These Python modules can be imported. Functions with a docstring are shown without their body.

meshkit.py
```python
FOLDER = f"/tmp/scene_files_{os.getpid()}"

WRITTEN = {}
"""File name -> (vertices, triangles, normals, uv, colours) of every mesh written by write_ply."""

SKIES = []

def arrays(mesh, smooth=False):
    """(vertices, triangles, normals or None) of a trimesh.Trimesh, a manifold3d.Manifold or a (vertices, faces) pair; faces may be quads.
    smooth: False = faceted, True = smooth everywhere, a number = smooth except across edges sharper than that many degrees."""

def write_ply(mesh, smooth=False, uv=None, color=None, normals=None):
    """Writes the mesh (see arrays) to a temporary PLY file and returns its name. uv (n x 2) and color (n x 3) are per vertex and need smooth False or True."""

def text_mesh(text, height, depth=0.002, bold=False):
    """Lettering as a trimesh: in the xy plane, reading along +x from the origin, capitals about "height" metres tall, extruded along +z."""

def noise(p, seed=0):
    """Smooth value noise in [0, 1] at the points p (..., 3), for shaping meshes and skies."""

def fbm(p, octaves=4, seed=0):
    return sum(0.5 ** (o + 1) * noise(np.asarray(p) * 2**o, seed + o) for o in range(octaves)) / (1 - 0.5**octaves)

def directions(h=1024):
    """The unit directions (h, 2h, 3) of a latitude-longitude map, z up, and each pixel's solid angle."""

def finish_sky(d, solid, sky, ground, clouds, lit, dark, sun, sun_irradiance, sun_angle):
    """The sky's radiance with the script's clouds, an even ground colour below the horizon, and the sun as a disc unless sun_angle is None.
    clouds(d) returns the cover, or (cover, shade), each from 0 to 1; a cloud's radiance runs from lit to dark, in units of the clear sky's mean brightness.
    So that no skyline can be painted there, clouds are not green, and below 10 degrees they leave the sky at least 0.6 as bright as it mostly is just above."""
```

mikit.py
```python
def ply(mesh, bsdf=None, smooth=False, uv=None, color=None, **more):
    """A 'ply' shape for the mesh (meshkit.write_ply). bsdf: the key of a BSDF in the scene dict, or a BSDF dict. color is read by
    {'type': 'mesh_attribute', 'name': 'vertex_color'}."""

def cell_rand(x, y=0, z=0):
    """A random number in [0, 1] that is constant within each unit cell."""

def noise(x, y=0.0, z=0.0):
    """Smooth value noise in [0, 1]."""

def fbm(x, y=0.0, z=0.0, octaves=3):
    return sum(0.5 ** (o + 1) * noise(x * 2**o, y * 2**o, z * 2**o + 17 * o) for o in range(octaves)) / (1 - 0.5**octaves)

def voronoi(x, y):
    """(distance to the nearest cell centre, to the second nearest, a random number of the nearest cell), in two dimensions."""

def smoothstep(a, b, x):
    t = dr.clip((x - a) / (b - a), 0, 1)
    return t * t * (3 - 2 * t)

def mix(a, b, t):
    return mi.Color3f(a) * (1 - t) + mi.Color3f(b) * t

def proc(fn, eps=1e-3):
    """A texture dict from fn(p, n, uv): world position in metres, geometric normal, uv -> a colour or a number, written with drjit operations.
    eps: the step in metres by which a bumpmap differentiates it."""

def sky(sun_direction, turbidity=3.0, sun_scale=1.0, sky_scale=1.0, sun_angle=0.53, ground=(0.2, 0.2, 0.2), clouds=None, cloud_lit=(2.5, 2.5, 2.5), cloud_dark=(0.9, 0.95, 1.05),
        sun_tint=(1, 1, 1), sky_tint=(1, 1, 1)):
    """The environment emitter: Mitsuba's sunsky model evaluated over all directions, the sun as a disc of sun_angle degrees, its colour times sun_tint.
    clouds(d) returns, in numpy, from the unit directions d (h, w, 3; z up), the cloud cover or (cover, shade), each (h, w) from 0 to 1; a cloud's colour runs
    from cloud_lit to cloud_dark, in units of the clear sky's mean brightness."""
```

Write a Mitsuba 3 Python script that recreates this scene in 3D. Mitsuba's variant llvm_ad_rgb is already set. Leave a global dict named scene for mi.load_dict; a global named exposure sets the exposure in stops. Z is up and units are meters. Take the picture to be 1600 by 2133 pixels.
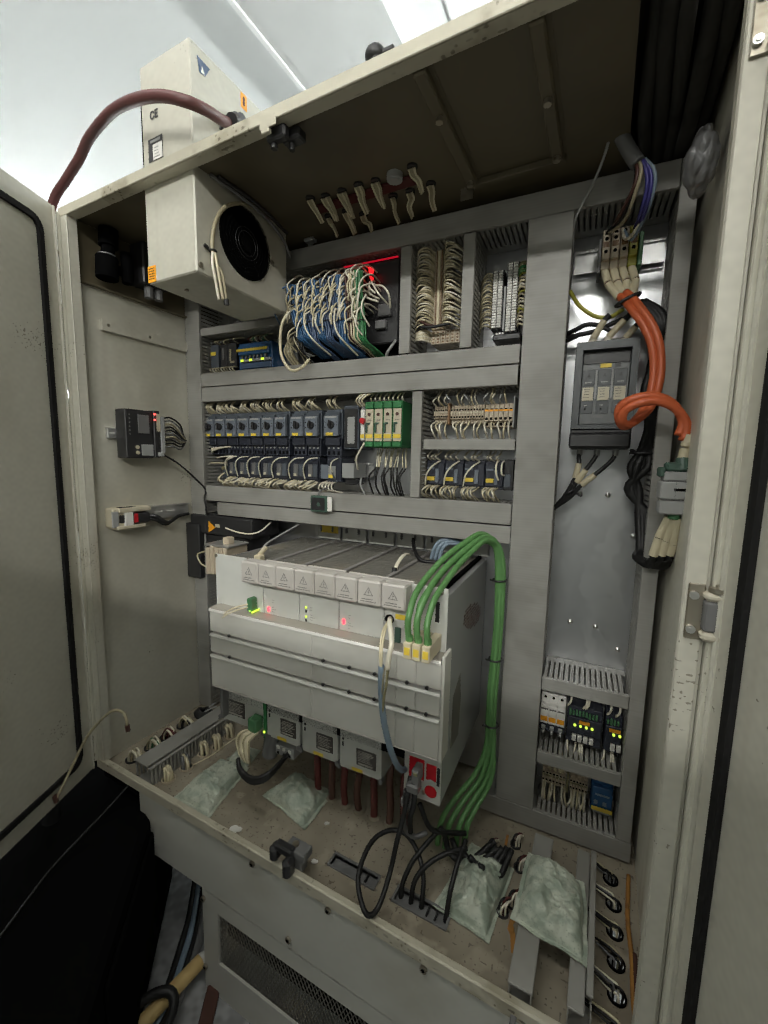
import math, random
import numpy as np, trimesh, mitsuba as mi, drjit as dr
import mikit, meshkit
from mikit import proc, noise, fbm, voronoi, cell_rand, smoothstep, mix
from shapely.geometry import Polygon, Point, box as sbox
from shapely import affinity
T = mi.ScalarTransform4f
scene, labels = {}, {}
rng = random.Random(7)
U = rng.uniform
def J(s): return U(-s, s)

ORD = 'first second third fourth fifth sixth seventh eighth ninth tenth eleventh twelfth'.split()

# ------------------------------------------------------------------ camera, lamps, exposure
exposure = 0.0
CAM = np.array([1.0167, -0.5191, 1.146])
_y, _p, _r = math.radians(-27.397667), math.radians(-7.154248), math.radians(1.142720)
FW = np.array([math.sin(_y) * math.cos(_p), math.cos(_y) * math.cos(_p), math.sin(_p)])
RT = np.array([math.cos(_y), -math.sin(_y), 0.0]); UP = np.cross(RT, FW)
UP = -RT * math.sin(_r) + UP * math.cos(_r)
scene['camera'] = {'type': 'perspective', 'fov': 84.79, 'fov_axis': 'x', 'near_clip': 0.02, 'far_clip': 60.0,
                   'to_world': T().look_at(origin=CAM.tolist(), target=(CAM + FW).tolist(), up=UP.tolist())}
LAMP_HALL, LAMP_AISLE, LAMP_BEHIND, LAMP_LEFT = 92.0, 7.5, 95.0, 150.0
LAMP_TINT = (1.0, 0.99, 0.935)

# ------------------------------------------------------------------ mesh helpers: a mesh is (vertices, triangles)
def join(ms):
    v, f, n = [], [], 0
    for a, b in ms:
        v.append(np.asarray(a, float)); f.append(np.asarray(b, int) + n); n += len(a)
    return np.vstack(v), np.vstack(f)

def _chamfer_faces():
    pts, c = [], 0.2
    for sx in (-1, 1):
        for sy in (-1, 1):
            for sz in (-1, 1):
                for k in range(3):
                    p = np.array([sx, sy, sz], float) * (1 - c); p[k] = (sx, sy, sz)[k]; pts.append(p)
    h = trimesh.convex.convex_hull(np.array(pts))
    idx = [int(np.argmin(np.linalg.norm(np.array(pts) - q, axis=1))) for q in h.vertices]
    return np.array(idx)[h.faces]
CF = _chamfer_faces()
BV = np.array([[x, y, z] for x in (0, 1) for y in (0, 1) for z in (0, 1)], float)
BF = np.array([[0, 1, 3], [0, 3, 2], [4, 6, 7], [4, 7, 5], [0, 4, 5], [0, 5, 1], [2, 3, 7], [2, 7, 6], [0, 2, 6], [0, 6, 4], [1, 5, 7], [1, 7, 3]])

def bx(x0, x1, y0, y1, z0, z1, c=0.0):
    lo, hi = np.array([x0, y0, z0], float), np.array([x1, y1, z1], float)
    if c <= 0: return lo + BV * (hi - lo), BF
    m, e = (lo + hi) / 2, (hi - lo) / 2
    c = min(c, 0.45 * e.min() * 2)
    v = []
    for sx in (-1, 1):
        for sy in (-1, 1):
            for sz in (-1, 1):
                s = np.array([sx, sy, sz], float)
                for k in range(3):
                    q = s * (e - c); q[k] = s[k] * e[k]; v.append(m + q)
    return np.array(v), CF

def frame(d):
    d = d / (np.linalg.norm(d) + 1e-12)
    a = np.cross(d, [0, 0, 1.0] if abs(d[2]) < 0.9 else [1.0, 0, 0]); a /= np.linalg.norm(a)
    return d, a, np.cross(d, a)

def cyl(p0, p1, r, n=14, r1=None):
    p0, p1 = np.array(p0, float), np.array(p1, float)
    r1 = r if r1 is None else r1
    d, a, b = frame(p1 - p0)
    t = np.arange(n) * 2 * np.pi / n
    ring = np.cos(t)[:, None] * a + np.sin(t)[:, None] * b
    v = np.vstack([p0 + ring * r, p1 + ring * r1, p0, p1]); i = np.arange(n); j = (i + 1) % n
    f = np.vstack([np.stack([i, j, j + n], 1), np.stack([i, j + n, i + n], 1), np.stack([j, i, i * 0 + 2 * n], 1), np.stack([i + n, j + n, i * 0 + 2 * n + 1], 1)])
    return v, f

def spline(pts, k=6):
    p = np.array(pts, float)
    if len(p) < 3: return p
    q = np.vstack([2 * p[0] - p[1], p, 2 * p[-1] - p[-2]]); out = []
    for i in range(len(p) - 1):
        a, b, c, d = q[i:i + 4]
        for t in np.linspace(0, 1, k, endpoint=False):
            out.append(0.5 * (2 * b + (c - a) * t + (2 * a - 5 * b + 4 * c - d) * t * t + (3 * b - a - 3 * c + d) * t ** 3))
    return np.array(out + [p[-1]])

def tube(pts, r, n=7, k=6, caps=True):
    p = spline(pts, k); m = len(p)
    rr = np.full(m, r) if np.isscalar(r) else np.interp(np.linspace(0, 1, m), np.linspace(0, 1, len(r)), r)
    tg = np.gradient(p, axis=0); tg /= np.linalg.norm(tg, axis=1, keepdims=True) + 1e-12
    _, a, _ = frame(tg[0]); V = []
    t = np.arange(n) * 2 * np.pi / n
    for i in range(m):
        a = a - tg[i] * (a @ tg[i]); a /= np.linalg.norm(a) + 1e-12
        b = np.cross(tg[i], a)
        V.append(p[i] + rr[i] * (np.cos(t)[:, None] * a + np.sin(t)[:, None] * b))
    V = np.vstack(V); i = np.arange(n); j = (i + 1) % n; F = []
    for s in range(m - 1):
        o = s * n
        F += [np.stack([i + o, j + o, j + o + n], 1), np.stack([i + o, j + o + n, i + o + n], 1)]
    if caps:
        V = np.vstack([V, p[0], p[-1]]); q = m * n
        F += [np.stack([j, i, i * 0 + q], 1), np.stack([i + (m - 1) * n, j + (m - 1) * n, i * 0 + q + 1], 1)]
    return V, np.vstack(F)

def extr(poly, d):
    """polygon in (x, y), thickness d along z"""
    ms = []
    for g in getattr(poly, 'geoms', [poly]):
        m = trimesh.creation.extrude_polygon(g, d, engine='earcut'); ms.append((np.array(m.vertices), np.array(m.faces)))
    return join(ms)

def upright(m, v0):
    """x, y, z of an extrusion becomes across, up, depth: (x, v0 + z, y)"""
    v, f = m
    return np.stack([v[:, 0], v0 + v[:, 2], v[:, 1]], 1), f[:, ::-1]

def text(s, h, x, v, z, bold=False, d=0.0006):
    m = meshkit.text_mesh(s, h, d, bold)
    a = np.array(m.vertices); w = a[:, 0].max()
    return upright((a * [1, 1, 1] + [x - w / 2, z, 0], np.array(m.faces)), v - d)

def rrect(x0, x1, y0, y1, r):
    return sbox(x0 + r, y0 + r, x1 - r, y1 - r).buffer(r, quad_segs=5)

# plate frame: the mounting plate stands 2.2 degrees askew in the cabinet
TH = math.radians(2.159)
PE1, PE2, PO = np.array([math.cos(TH), math.sin(TH), 0]), np.array([-math.sin(TH), math.cos(TH), 0]), np.array([-0.02, 0.2866, 0])
def PL(m):
    v, f = np.asarray(m[0], float), m[1]
    return PO + v[:, :1] * PE1 + v[:, 1:2] * PE2 + v[:, 2:] * [0, 0, 1], f
def plp(p):
    return PO + p[0] * PE1 + p[1] * PE2 + np.array([0, 0, p[2]])

# ------------------------------------------------------------------ scene helpers
def free(key):
    if key not in scene and key not in labels and key not in roots: return key
    k = 1
    while f'{key}_{k:03d}' in scene or f'{key}_{k:03d}' in labels or f'{key}_{k:03d}' in roots: k += 1
    return f'{key}_{k:03d}'
roots = set()

def thing(name, label, cat, group=None):
    key = free(name); roots.add(key)
    labels[key] = {'label': label, 'category': cat}
    if group: labels[key]['group'] = group
    return key

def part(parent, name, mesh, bsdf, pl=True, smooth=False, label=None, kind=None, emit=None, weight=None):
    key = free(f'{parent}__{name}')
    d = mikit.ply(PL(mesh) if pl else mesh, bsdf, smooth=smooth)
    if emit is not None:
        d['emitter'] = {'type': 'area', 'radiance': {'type': 'rgb', 'value': list(emit)}, 'sampling_weight': 0.03 if weight is None else weight}
    scene[key] = d
    if label or kind:
        labels[key] = {}
        if label: labels[key]['label'] = label
        if kind: labels[key]['kind'] = kind
    return key

def solo(name, label, cat, mesh, bsdf, group=None, pl=True, smooth=False, emit=None):
    key = free(name)
    d = mikit.ply(PL(mesh) if pl else mesh, bsdf, smooth=smooth)
    scene[key] = d; labels[key] = {'label': label, 'category': cat}
    if group: labels[key]['group'] = group
    return key

def struct(name, mesh, bsdf, smooth=False):
    scene[name] = mikit.ply(mesh, bsdf, smooth=smooth); labels[name] = {'kind': 'structure'}


# ------------------------------------------------------------------ materials
def mat(name, color, rough=0.5, metal=0.0, spec=0.5, bump=None, **more):
    b = {'type': 'principled', 'base_color': color if isinstance(color, dict) else {'type': 'rgb', 'value': list(color)}, 'roughness': rough, 'metallic': metal, 'specular': spec, **more}
    if bump: b = {'type': 'bumpmap', 'bump_texture': bump[0], 'scale': bump[1], 'bsdf': b}
    scene[name] = {'type': 'twosided', 'bsdf': b}

def dirty(base, dirt, s=9.0, amount=0.5, fine=140.0, streak=None):
    def fn(p, n, uv):
        a = fbm(p.x * s + 3.1, p.y * s, p.z * s * (0.35 if streak else 1.0), octaves=4)
        g = noise(p.x * fine, p.y * fine, p.z * fine)
        t = smoothstep(0.45, 0.85, a) * amount + (g - 0.5) * 0.10
        return mix(base, dirt, dr.clip(t, 0, 1))
    return proc(fn)

def _beige(p, n, uv):
    a = fbm(p.x * 7 + 3.1, p.y * 7, p.z * 2.4, octaves=4); g = noise(p.x * 150, p.y * 150, p.z * 150)
    v = noise(p.x * 55, p.y * 55, p.z * 2.5) * noise(p.x * 13, p.y * 13, p.z * 3.0 + 7)
    c = mix((0.50, 0.485, 0.415), (0.35, 0.325, 0.255), smoothstep(0.45, 0.8, a) * 0.55)
    c = mix(c, (0.27, 0.20, 0.13), smoothstep(0.45, 0.8, v) * 0.32)
    k = noise(p.x * 290, p.y * 290, p.z * 290) * fbm(p.x * 11, p.y * 11, p.z * 11, octaves=2)
    c = mix(c, (0.13, 0.11, 0.08), smoothstep(0.60, 0.68, k) * 0.7)
    return c * (0.96 + 0.08 * g)
mat('m_beige', proc(_beige), 0.42)
def _flange(p, n, uv):
    a = fbm(p.x * 22, p.y * 22, p.z * 22, octaves=4)
    s = noise(p.x * 160, p.y * 160, p.z * 160)
    c = mix((0.48, 0.45, 0.36), (0.25, 0.22, 0.15), smoothstep(0.5, 0.75, a) * 0.65)
    return mix(c, (0.10, 0.085, 0.055), smoothstep(0.72, 0.9, s) * smoothstep(0.45, 0.65, a) * 0.8)
mat('m_flange', proc(_flange), 0.45)
def _dusty(p, n, uv):
    a = fbm(p.x * 8, p.y * 8, p.z * 8, octaves=4); s = noise(p.x * 260, p.y * 260, p.z * 260); b = fbm(p.x * 40, p.y * 40, 5.0, octaves=3)
    c = mix((0.29, 0.258, 0.20), (0.20, 0.172, 0.128), smoothstep(0.35, 0.7, a))
    c = mix(c, (0.40, 0.36, 0.28), smoothstep(0.55, 0.8, b) * 0.45)
    return mix(c, (0.09, 0.07, 0.05), smoothstep(0.8, 0.95, s) * 0.7)
mat('m_dusty', proc(_dusty), 0.8, spec=0.3)
mat('m_roofdark', dirty((0.105, 0.088, 0.055), (0.055, 0.045, 0.028), 5.0, 0.8), 0.5)  # cabinet paint with the shade under the roof put into its colour
mat('m_skirt', dirty((0.50, 0.495, 0.45), (0.38, 0.36, 0.30), 6.0, 0.6), 0.5)
def _duct(p, n, uv):
    a = fbm(p.x * 14, p.y * 14, p.z * 14, octaves=4)
    l = noise(p.x * 6, p.y * 6, p.z * 420)
    c = mix((0.275, 0.270, 0.250), (0.205, 0.198, 0.178), smoothstep(0.4, 0.75, a) * 0.7)
    return c * (0.94 + 0.12 * l)
mat('m_duct', proc(_duct), 0.5, spec=0.45)
def _galv(p, n, uv):
    x = p.x * 60 + fbm(p.x * 20, p.z * 20, 0.0) * 6
    a = noise(x, p.z * 8, 0.0); b = fbm(p.x * 9, p.z * 9, 3.0, octaves=3)
    return mix((0.50, 0.51, 0.52), (0.68, 0.69, 0.70), dr.clip(a * 0.6 + b * 0.6, 0, 1))
mat('m_galv', proc(_galv), 0.33, metal=0.9)
mat('m_rail', (0.62, 0.62, 0.61), 0.35, metal=0.85)
mat('m_screw', (0.72, 0.71, 0.68), 0.22, metal=1.0)
mat('m_hingemetal', dirty((0.34, 0.31, 0.25), (0.16, 0.13, 0.09), 40.0, 0.9), 0.35, metal=0.8)
mat('m_alu', dirty((0.60, 0.59, 0.54), (0.46, 0.44, 0.39), 6.0, 0.6), 0.38, metal=0.1)
mat('m_ledge', dirty((0.30, 0.28, 0.24), (0.19, 0.17, 0.14), 14.0, 0.8), 0.6)
mat('m_aluhighlight', (0.80, 0.79, 0.76), 0.3, metal=0.4)  # overhead highlight on the cover edges put into a whiter aluminium
mat('m_panelwhite', dirty((0.54, 0.545, 0.51), (0.40, 0.39, 0.35), 8.0, 0.5), 0.45)
mat('m_covergrey', dirty((0.47, 0.445, 0.41), (0.34, 0.32, 0.28), 12.0, 0.5), 0.38)
mat('m_grille', dirty((0.12, 0.115, 0.10), (0.20, 0.175, 0.135), 12.0, 0.9), 0.6)
mat('m_black', (0.016, 0.016, 0.017), 0.42)
mat('m_blackmatt', (0.004, 0.004, 0.0042), 0.9, spec=0.0)
mat('m_rubber', (0.009, 0.009, 0.009), 0.5, spec=0.35)
mat('m_foam', dirty((0.045, 0.043, 0.040), (0.018, 0.017, 0.016), 25.0, 0.8), 0.8, spec=0.2)
mat('m_gasket', (0.008, 0.008, 0.008), 0.8, spec=0.2)
mat('m_navy', (0.020, 0.023, 0.034), 0.42)
mat('m_slate', (0.135, 0.155, 0.185), 0.42)
mat('m_fuseframe', (0.052, 0.058, 0.062), 0.42)
mat('m_fusepanel', (0.105, 0.112, 0.113), 0.4)
mat('m_slatedark', (0.065, 0.076, 0.092), 0.4)
mat('m_greyplastic', (0.30, 0.305, 0.30), 0.42)
mat('m_greydark', (0.13, 0.13, 0.13), 0.5)
mat('m_cream', (0.50, 0.455, 0.34), 0.45)
mat('m_terminal', dirty((0.46, 0.39, 0.29), (0.31, 0.26, 0.19), 60.0, 0.6), 0.45)
mat('m_olive', (0.22, 0.20, 0.11), 0.5)
mat('m_brownstrip', (0.18, 0.10, 0.045), 0.5)
mat('m_white', (0.74, 0.73, 0.69), 0.4)
mat('m_wire', (0.60, 0.54, 0.37), 0.4)
mat('m_wirewhite', (0.70, 0.66, 0.54), 0.4)
mat('m_wiredark', (0.33, 0.29, 0.19), 0.45)
mat('m_sleeve', (0.56, 0.50, 0.35), 0.42)
mat('m_bluewire', (0.035, 0.105, 0.22), 0.4)
mat('m_bluewire2', (0.05, 0.085, 0.16), 0.4)
mat('m_bluegrey', (0.19, 0.25, 0.31), 0.4)
mat('m_greencable', (0.095, 0.225, 0.075), 0.38)
mat('m_greenplastic', (0.03, 0.16, 0.055), 0.4)
mat('m_greenplug', (0.055, 0.16, 0.07), 0.45)
mat('m_greendark', (0.045, 0.085, 0.065), 0.45)
mat('m_orange', (0.55, 0.115, 0.04), 0.42)
mat('m_red', (0.50, 0.012, 0.02), 0.4)
mat('m_redcable', (0.075, 0.014, 0.012), 0.5)
mat('m_brownwire', (0.06, 0.024, 0.017), 0.45)
mat('m_purple', (0.045, 0.04, 0.20), 0.42)
mat('m_yellowgreen', (0.34, 0.32, 0.05), 0.42)
mat('m_yellow', (0.72, 0.53, 0.06), 0.5)
mat('m_yelloworange', (0.80, 0.33, 0.015), 0.5)
mat('m_blueplastic', (0.02, 0.085, 0.21), 0.42)
mat('m_hose', dirty((0.105, 0.036, 0.034), (0.065, 0.03, 0.028), 20.0, 0.8), 0.5)
mat('m_pole', (0.56, 0.40, 0.17), 0.35)
mat('m_print', (0.05, 0.05, 0.05), 0.6)
mat('m_printgrey', (0.20, 0.19, 0.18), 0.6)
mat('m_plateprint', (0.055, 0.05, 0.045), 0.45)
mat('m_ceiling', dirty((0.80, 0.82, 0.81), (0.76, 0.78, 0.77), 0.4, 0.6), 0.75, spec=0.2)
mat('m_beam', (0.62, 0.63, 0.62), 0.8, spec=0.1)
mat('m_batten', (0.88, 0.89, 0.88), 0.7, spec=0.2)
mat('m_blocker', (0.42, 0.42, 0.40), 0.6)  # grey of the added light blocker behind the camera
mat('m_hall', (0.25, 0.25, 0.235), 0.8, spec=0.2)
def _concrete(p, n, uv):
    a = fbm(p.x * 6, p.y * 6, 0.0, octaves=4); s = noise(p.x * 90, p.y * 90, 0.0)
    return mix((0.30, 0.305, 0.31), (0.17, 0.17, 0.17), smoothstep(0.3, 0.75, a * 0.7 + s * 0.3))
mat('m_concrete', proc(_concrete), 0.8, spec=0.3)
def _bag(p, n, uv):
    a = fbm(p.x * 60, p.y * 60, p.z * 60, octaves=3); b = noise(p.x * 420, p.y * 420, p.z * 420)
    c = mix((0.47, 0.50, 0.42), (0.29, 0.34, 0.275), smoothstep(0.35, 0.7, a))
    return mix(c, (0.24, 0.29, 0.23), smoothstep(0.62, 0.85, b) * 0.5)
mat('m_bag', proc(_bag), 0.5, spec=0.4)
mat('m_greybag', dirty((0.21, 0.21, 0.215), (0.10, 0.095, 0.095), 30.0, 0.8), 0.3)
mat('m_led', (0.02, 0.02, 0.02), 0.4)
mat('m_rust', dirty((0.33, 0.155, 0.035), (0.16, 0.075, 0.02), 60.0, 0.9), 0.7)
mat('m_lampbody', (0.7, 0.7, 0.7), 0.5)

# ------------------------------------------------------------------ hall: ground, ceiling, rear wall, lamps
struct('ground', bx(-7, 7, -5, 7, -0.02, 0.0), 'm_concrete')
struct('ceiling', join([bx(-7.0, -0.79, -5, 7, 3.52, 3.6), bx(-0.135, 7.0, -5, 7, 3.52, 3.6)]), 'm_ceiling')
struct('ceiling_beam', join([bx(-0.79, -0.135, -5, 7, 3.40, 3.62)]), 'm_beam')
struct('ceiling_batten', join([bx(-0.815, -0.7905, -5, 7, 3.385, 3.62), bx(0.10, 0.115, -5, 7, 3.505, 3.53), bx(0.335, 0.35, -5, 7, 3.505, 3.53)]), 'm_batten')
struct('rear_wall', bx(-7, 7, -5.1, -5.0, 0, 3.6), 'm_hall')
struct('side_wall', bx(6.9, 7.0, -5, 7, 0, 3.6), 'm_hall')

def lamp(x0, x1, y0, y1, z, power, label):
    t = thing('ceiling_lamp', label, 'lamp')
    part(t, 'housing', bx(x0, x1, y0, y1, z + 0.012, z + 0.06, 0.004), 'm_lampbody', pl=False)
    part(t, 'tube', bx(x0 + 0.02, x1 - 0.02, y0 + 0.01, y1 - 0.01, z - 0.02, z + 0.01), 'm_white', pl=False, emit=[power * c for c in LAMP_TINT], weight=1.0)
lamp(-0.9, 1.3, -0.85, -0.55, 2.95, LAMP_AISLE, 'long white lamp hanging above the aisle before the cabinet')
def tubelamp(p0, p1, power, label, tint=None):
    t = thing('tube_lamp', label, 'lamp')
    part(t, 'tube', cyl(p0, p1, 0.05, 16), 'm_white', pl=False, emit=[power * c for c in (tint or (0.95, 1.0, 0.97))], weight=0.7)
    for p, q in ((p0, p1), (p1, p0)):
        p, q = np.array(p), np.array(q); d = (p - q) / np.linalg.norm(p - q)
        part(t, 'holder', cyl(p, p + d * 0.03, 0.054, 12), 'm_lampbody', pl=False)
struct('added_blocker', bx(-6, 6, -2.4, -1.2, 0.0, 1.55, 0.01), 'm_blocker')  # unseen block added to shade the lower cabinet and bounce fill light
for k in range(3):
    tubelamp((-0.1 + 1.7 * k, -3.6, 2.95), (1.4 + 1.7 * k, -3.6, 2.95), LAMP_HALL, f'{ORD[k]} white tube lamp of the row across the hall', (1.0, 0.99, 0.935))
tubelamp((1.6, 1.2, 2.5), (1.6, 3.6, 2.5), LAMP_BEHIND, 'white tube lamp hidden behind the cabinet on its right')
tubelamp((-5.2, 1.6, 1.9), (-5.2, 5.0, 1.9), LAMP_LEFT, 'white tube lamp beyond the open left door')

# ------------------------------------------------------------------ the cabinet
CB = thing('electrical_cabinet', 'large open beige electrical cabinet with both doors swung open', 'electrical cabinet')
FZ = 0.392
part(CB, 'left_side_panel', bx(-0.026, -0.022, 0.016, 0.46, 0.386, 1.648), 'm_beige', pl=False)
part(CB, 'right_side_panel', bx(1.125, 1.129, 0.016, 0.46, 0.386, 1.72), 'm_beige', pl=False)
part(CB, 'back_panel', bx(-0.026, 1.129, 0.456, 0.46, 0.386, 1.648), 'm_beige', pl=False)
# frame bars round the opening
part(CB, 'top_flange', join([bx(-0.028, 1.129, 0.0, 0.003, 1.631, 1.649, 0.001), bx(-0.027, 1.128, 0.003, 0.022, 1.631, 1.6335), bx(-0.027, 1.128, 0.0195, 0.022, 1.6335, 1.640)]), 'm_flange', pl=False)
part(CB, 'bottom_flange', join([bx(-0.028, 1.129, -0.001, 0.012, 0.386, 0.411, 0.0025), bx(-0.02, 1.12, 0.012, 0.016, 0.386, 0.404, 0.001)]), 'm_flange', pl=False)
part(CB, 'left_flange', join([bx(-0.022, 0.0, 0.0, 0.003, 0.411, 1.631, 0.001), bx(-0.003, 0.0, 0.003, 0.020, 0.411, 1.631), bx(-0.028, -0.0235, -0.006, 0.016, 0.405, 1.64, 0.0015)]), 'm_beige', pl=False)
part(CB, 'right_flange', join([bx(1.099, 1.118, 0.0, 0.003, 0.411, 1.631, 0.001), bx(1.0985, 1.101, 0.003, 0.020, 0.411, 1.631), bx(1.1185, 1.1215, 0.006, 0.010, 0.405, 1.64), bx(1.122, 1.129, -0.004, 0.016, 0.405, 1.64, 0.0015)]), 'm_beige', pl=False)
# roof and its stiffeners
RF = part(CB, 'roof', join([bx(-0.027, 0.222, 0.022, 0.46, 1.640, 1.644), bx(0.356, 1.0135, 0.022, 0.46, 1.640, 1.644), bx(0.222, 0.356, 0.265, 0.46, 1.640, 1.644)]), 'm_roofdark', pl=False)
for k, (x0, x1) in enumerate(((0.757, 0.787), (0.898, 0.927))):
    part(RF, 'stiffening_rib', join([bx(x0 + 0.006, x1 - 0.006, 0.024, 0.27, 1.628, 1.6395, 0.002), bx(x0, x1, 0.024, 0.27, 1.6385, 1.6397)]), 'm_roofdark', pl=False)
    for y in (0.10 + 0.035 * k, 0.255):
        part(RF, 'bolt', cyl(((x0 + x1) / 2, y, 1.628), ((x0 + x1) / 2, y, 1.6215), 0.0055, 8), 'm_hingemetal', pl=False)
part(RF, 'stiffening_rib', bx(0.76, 0.925, 0.268, 0.276, 1.629, 1.6395, 0.001), 'm_roofdark', pl=False)
part(CB, 'cable_entry_recess', join([bx(1.0136, 1.1245, 0.452, 0.4555, 1.62, 1.70), bx(1.0135, 1.125, 0.022, 0.455, 1.70, 1.704), bx(1.0120, 1.0135, 0.022, 0.455, 1.6445, 1.70)]), 'm_foam', pl=False)
for q in range(5): part(CB, 'recess_cable', tube([(1.03 + 0.018 * q, 0.02 + 0.02 * q, 1.69), (1.035 + 0.018 * q + J(0.01), 0.12, 1.672 - 0.008 * (q % 3)), (1.03 + 0.02 * q, 0.26, 1.660 + J(0.012)), (1.045 + 0.014 * q, 0.40, 1.650 + J(0.012)), (1.06 + 0.01 * q, 0.45, 1.625)], 0.009 + 0.002 * (q % 2), 9, 6), 'm_foam', pl=False, smooth=True)
# catch for the door lock, above and below
LC = part(CB, 'lock_catch', join([bx(0.530, 0.561, -0.0025, -0.0005, 1.621, 1.633, 0.0006), bx(0.533, 0.548, -0.003, 0.004, 1.615, 1.622, 0.001)]), 'm_flange', pl=False)
part(LC, 'latch', join([bx(0.530, 0.566, 0.010, 0.024, 1.613, 1.632, 0.003), bx(0.545, 0.580, 0.026, 0.046, 1.618, 1.634, 0.003), cyl((0.54, 0.018, 1.613), (0.54, 0.018, 1.606), 0.005, 8), cyl((0.56, 0.035, 1.618), (0.56, 0.035, 1.608), 0.004, 8)]), 'm_black', pl=False)
LC2 = part(CB, 'lock_catch', join([bx(0.552, 0.598, 0.008, 0.034, 0.430, 0.446, 0.002), bx(0.560, 0.590, 0.012, 0.030, 0.404, 0.431, 0.002)]), 'm_greydark', pl=False)
part(LC2, 'latch', join([bx(0.528, 0.545, -0.008, 0.016, 0.418, 0.446, 0.005), bx(0.562, 0.580, -0.014, 0.010, 0.405, 0.440, 0.006), bx(0.535, 0.575, 0.0, 0.016, 0.434, 0.450, 0.003)]), 'm_black', pl=False)
part(LC2, 'bolt', cyl((0.570, 0.02, 0.446), (0.570, 0.02, 0.450), 0.006, 8), 'm_hingemetal', pl=False)
# floor tray with its cut-outs
GL_L = [(0.031, 0.052), (0.030, 0.101), (0.029, 0.144), (0.023, 0.199)]
GL_M = [(0.168, 0.051), (0.171, 0.097), (0.169, 0.150), (0.179, 0.184), (0.173, 0.230)]
GL_R = [(1.083, 0.280), (1.087, 0.232), (1.088, 0.184), (1.089, 0.137), (1.089, 0.092), (1.089, 0.045)]
GL_C = [(0.917, 0.268), (0.876, 0.233), (0.932, 0.222), (0.921, 0.128), (0.932, 0.150)]
tray = sbox(-0.022, 0.0125, 1.125, 0.456)
for x, y in GL_L + GL_M: tray = tray.difference(Point(x, y).buffer(0.015, quad_segs=5))
for x, y in GL_R: tray = tray.difference(Point(x, y).buffer(0.011, quad_segs=4))
for x, y in GL_C: tray = tray.difference(Point(x, y).buffer(0.010, quad_segs=4))
tray = tray.difference(affinity.scale(Point(0.03, 0.262).buffer(0.03), 1.0, 0.75)).difference(sbox(0.614, 0.057, 0.712, 0.0845)).difference(sbox(0.7475, 0.0565, 0.8455, 0.086))
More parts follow.
